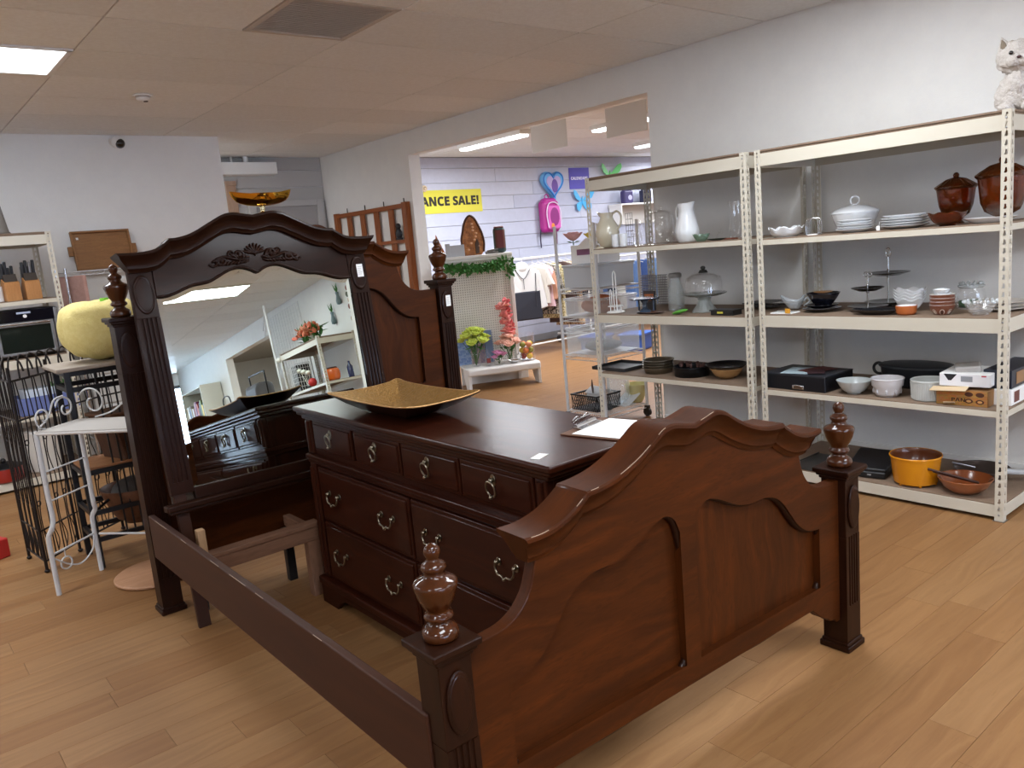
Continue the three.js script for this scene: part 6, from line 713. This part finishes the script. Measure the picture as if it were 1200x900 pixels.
  const red = onY(1, 652, 0); solo('red_box', 'small red box standing on the floor near the iron screen', 'box', rb(.12, .11, .12, .01, -.035, .055, 0), plain(0xa8201a, .5), red, .4);
}

// ---------------------------------------------------------------- behind the camera: what the mirror shows
{
  const u = shelving('cream steel shelving unit with artificial flowers, seen in the mirror', [4.245, 0, 2.77], -Math.PI / 2, 1.3, .5, [[1.80, .072], [1.27, .034], [.85, .06], [.4, .034], [.08, .06]]);
  const g = thing('grid_panel', 'white wire grid panel standing above the flower shelf', 'grid panel', [4.42, 0, 3.45]); const w = []; for (let i = 0; i <= 13; i++) w.push(rod([0, 1.2, i * .1], [0, 2.5, i * .1], .003, 4)); for (let j = 0; j <= 13; j++) w.push(rod([0, 1.2 + j * .1, 0], [0, 1.2 + j * .1, 1.3], .003, 4)); part('wires', w, WHITEMETAL, g); for (const z of [0, 1.3]) part('leg', [rod([0, 0, z], [0, 2.5, z], .008), rod([-.16, .01, z], [.08, .01, z], .008)], WHITEMETAL, g);
  const pole = thing('white_pole', 'slim white pole beside the flower shelf in the mirror', 'pole', [3.95, 0, 3.46]); part('tube', rod([0, 0, 0], [0, 2.5, 0], .014, 10), WHITEMETAL, pole); part('base', lathe([[0, 0], [.15, 0], [.15, .01], [.02, .02], [0, .02]]), WHITEMETAL, pole); part('arm', [rod([0, 2.45, 0], [.25, 2.3, .9], .006), rod([0, 2.3, 0], [.25, 2.2, .9], .006)], WHITEMETAL, pole); part('lamp', sph(.035, .03, 1.75, -.02), WHITE, pole);
  const fl = thing('lily_arrangement', 'orange lily and fern arrangement on the mirrored shelf top', 'flowers', [4.12, 1.829, 2.5]); const L = [], B = []; for (let i = 0; i < 120; i++) L.push(leafGeo(rr(.08, .16), .025).rotateX(rr(-.2, 1.6)).rotateY(rr(0, 6.28)).translate(rr(-.08, .05), rr(-.02, .14), rr(-.22, .22))); part('leaves', L, LEAF, fl).userData.kind = 'stuff'; for (let i = 0; i < 6; i++) part('bloom', bloom(.08, 6, 2).map(q => q.rotateZ(rr(.2, 1.2)).rotateY(rr(0, 6)).translate(rr(-.14, 0), rr(.05, .16), -.2 + i * .08)), plain([0xd9795a, 0xe09a7a, 0xc9624a][i % 3], .7), fl); part('pot', lathe([[0, 0], [.05, 0], [.06, .06], [.055, .06], [0, .05]]), WHITE, fl);
  { const t = thing('orange_pot', 'bright orange round pot on the mirrored shelf', 'pot', [4.12, 1.271, 2.2]); part('pot', lathe([[0, 0], [.08, 0], [.1, .03], [.105, .1], [.09, .14], [.085, .14], [0, .12]], 36), glossy(0xd9631c, .25), t); part('lid', lathe([[.088, .14], [.07, .16], [0, .165]], 30), glossy(0x4a2a1c, .3), t); }
  solo('blue_bottle', 'dark blue bottle with white label on the mirrored shelf', 'bottle', [lathe([[0, 0], [.035, 0], [.037, .01], [.037, .13], [.014, .17], [.014, .2], [0, .2]], 24)], glossy(0x1f2b58, .2), [4.36, 1.271, 2.18]);
  { const t = thing('calla_lilies', 'white artificial calla lilies on the mirrored shelf', 'flowers', [4.12, 1.271, 2.95]); for (let i = 0; i < 3; i++) part('bloom', [sph(.05, -.03, .2 + i * .03, -.12 + i * .14, .7, .6, 1.1), rod([0, .0, 0], [-.02, .2 + i * .03, -.12 + i * .14], .004)], plain(0xe4e6d8, .6), t); part('base', lathe([[0, 0], [.05, 0], [.03, .04], [0, .04]]), BLACK, t); part('red_fruit', sph(.055, -.05, .06, -.24), plain(0xc23030, .5), t); }
  { const t = thing('black_grid_basket', 'black wire grid basket behind the white callas', 'basket', [4.15, 1.271, 3.22]); const o = []; for (let i = 0; i <= 6; i++) { o.push(rod([-.1, i * .06, -.12], [-.1, i * .06, .12], .004, 4), rod([-.1, 0, -.12 + i * .04], [-.1, .36, -.12 + i * .04], .004, 4), rod([-.1, i * .06, -.12], [.1, i * .06, -.12], .004, 4), rod([-.1 + i * .033, 0, -.12], [-.1 + i * .033, .36, -.12], .004, 4)); } part('wires', o, WHITEMETAL, t); part('liner', rb(.18, .34, .2, .01, .01, .175, .01), BLACK, t); }
  for (const [y, z, l] of [[2.0, 2.62, 'grey-green wall vase hanging beside the shelf'], [2.2, 2.35, 'slim grey wall vase hanging higher on the wall']]) { const t = thing('wall_vase', l, 'vase', [XW - .035, y, z], 0, 'vases hanging on the right wall'); part('vase', lathe([[0, 0], [.03, .01], [.034, .05], [.018, .12], [.024, .16], [.02, .16], [0, .1]], 20), plain(0x6d8488, .4), t); part('sprig', [0, 1, 2, 3].map(i => leafGeo(.14, .014).rotateX(-.3 + i * .2).rotateY(i * 1.5).translate(0, .14, 0)), LEAF, t); }
  { const t = thing('wall_garland', 'string of brown and red dried ornaments on the right wall', 'garland', [XW - .02, 1.9, 2.08]); for (let i = 0; i < 7; i++) part('ornament', [sph(.035, 0, i * .075, (i % 2) * .03, .5, 1, 1, 10)], plain([0x8a4a3a, 0xb9a08a, 0x5f6a5a][i % 3], .7), t); part('string', rod([0, 0, 0], [0, .52, 0], .003), STEM, t); }
  // white bookcase
  const X0 = 4.14, Z0 = 7.95, Z1 = 9.35, H = 2.02, bc = thing('bookcase', 'white bookcase full of books near the rear wall', 'bookcase', [X0, 0, Z0]), WB = plain(0xd9d8cc, .5), D = XW - .016 - X0, Wd = Z1 - Z0;
  for (const z of [0, Wd]) part('side_panel', rspan(0, D, 0, H, z - .01, z + .01, .003), WB, bc, 'y'); part('back_panel', rspan(D - .01, D, 0, H, 0, Wd, .001), WB, bc); const lv = [.06, .5, .93, 1.4, H - .02]; for (const y of lv) part('shelf', rspan(0, D, y - .02, y, .01, Wd - .01, .002), WB, bc);
  const cc = [0x7a2c28, 0x30343c, 0xa98b62, 0xc9c2b4, 0x5a3a2a, 0x3e5a6a, 0x8a6a3a, 0xb04a34, 0x2f4a36, 0x8d8f92, 0x6a2f52, 0xd8b24a, 0x1f2f55, 0xb98a90, 0x6d7a4a, 0xe4e2da], nm = ['dark red', 'charcoal', 'tan', 'cream', 'brown', 'slate blue', 'ochre', 'rust', 'dark green', 'grey', 'plum', 'yellow', 'navy', 'dusty pink', 'olive', 'white']; for (const y of [.93, 1.4]) { let z = .03, i = 0; while (z < Wd - .08) { const th = rr(.075, .09), h = rr(.24, .38), k = (i * 3 + (y > 1 ? 5 : 0)) % 16; solo('book', `${nm[k]} book on the ${y > 1 ? 'upper' : 'middle'} shelf of the white bookcase`, 'book', rb(.2, h, th - .003, .003, .1, h / 2, 0), plain(cc[k], .6), [X0 + .04, y + .0005, Z0 + z + th / 2], 0, y > 1 ? 'books on the upper bookcase shelf' : 'books on the middle bookcase shelf'); z += th; i++; if (i > 15) break; } }
  // things in and beside the second opening
  const gb = thing('garment_bag', 'grey zipped garment bag hanging on a black stand by the second opening', 'bag', [4.3, 0, 5.35]); part('bag', rb(.3, 1.0, .62, .1, 0, 1.15, 0), plain(0x6f7074, .7), gb); part('stand', [rod([0, 0, -.36], [0, 1.8, -.36], .012), rod([0, 0, .36], [0, 1.8, .36], .012), rod([0, 1.8, -.36], [0, 1.8, .36], .012), rod([-.2, .02, -.36], [.2, .02, -.36], .012), rod([-.2, .02, .36], [.2, .02, .36], .012)], BLACKMETAL, gb);
  const ch = thing('folding_frame', 'empty black metal frame standing before the bookcase', 'frame', [4.3, 0, 7.1]); part('frame', [tube([[0, 0, -.2], [0, 1.6, -.2], [0, 1.65, -.15], [0, 1.65, .15], [0, 1.6, .2], [0, 0, .2]], .012, 60, 6), rod([-.15, .01, -.2], [.15, .01, -.2], .012), rod([-.15, .01, .2], [.15, .01, .2], .012)], BLACKMETAL, ch);
}
// storefront glazing in the rear wall
{
  const F = plain(0x55585c, .4, .4), w = struct('window_1', [span(-3.2, 3.4, .38, .44, 10.98, 11.06), span(-3.2, 3.4, 2.32, 2.38, 10.98, 11.06), ...[-3.2, -1.55, .1, 1.75, 3.34].map(x => span(x, x + .06, .44, 2.32, 10.98, 11.06))], F);
  for (const x of [-3.14, -1.49, .16, 1.81]) part('pane', span(x, x + (x > 1.8 ? 1.53 : 1.59), .44, 2.32, 11.02, 11.026), phy({ color: 0xffffff, roughness: 0, transmission: 1, thickness: 0 }), w);
}
renderer.render(scene, camera);
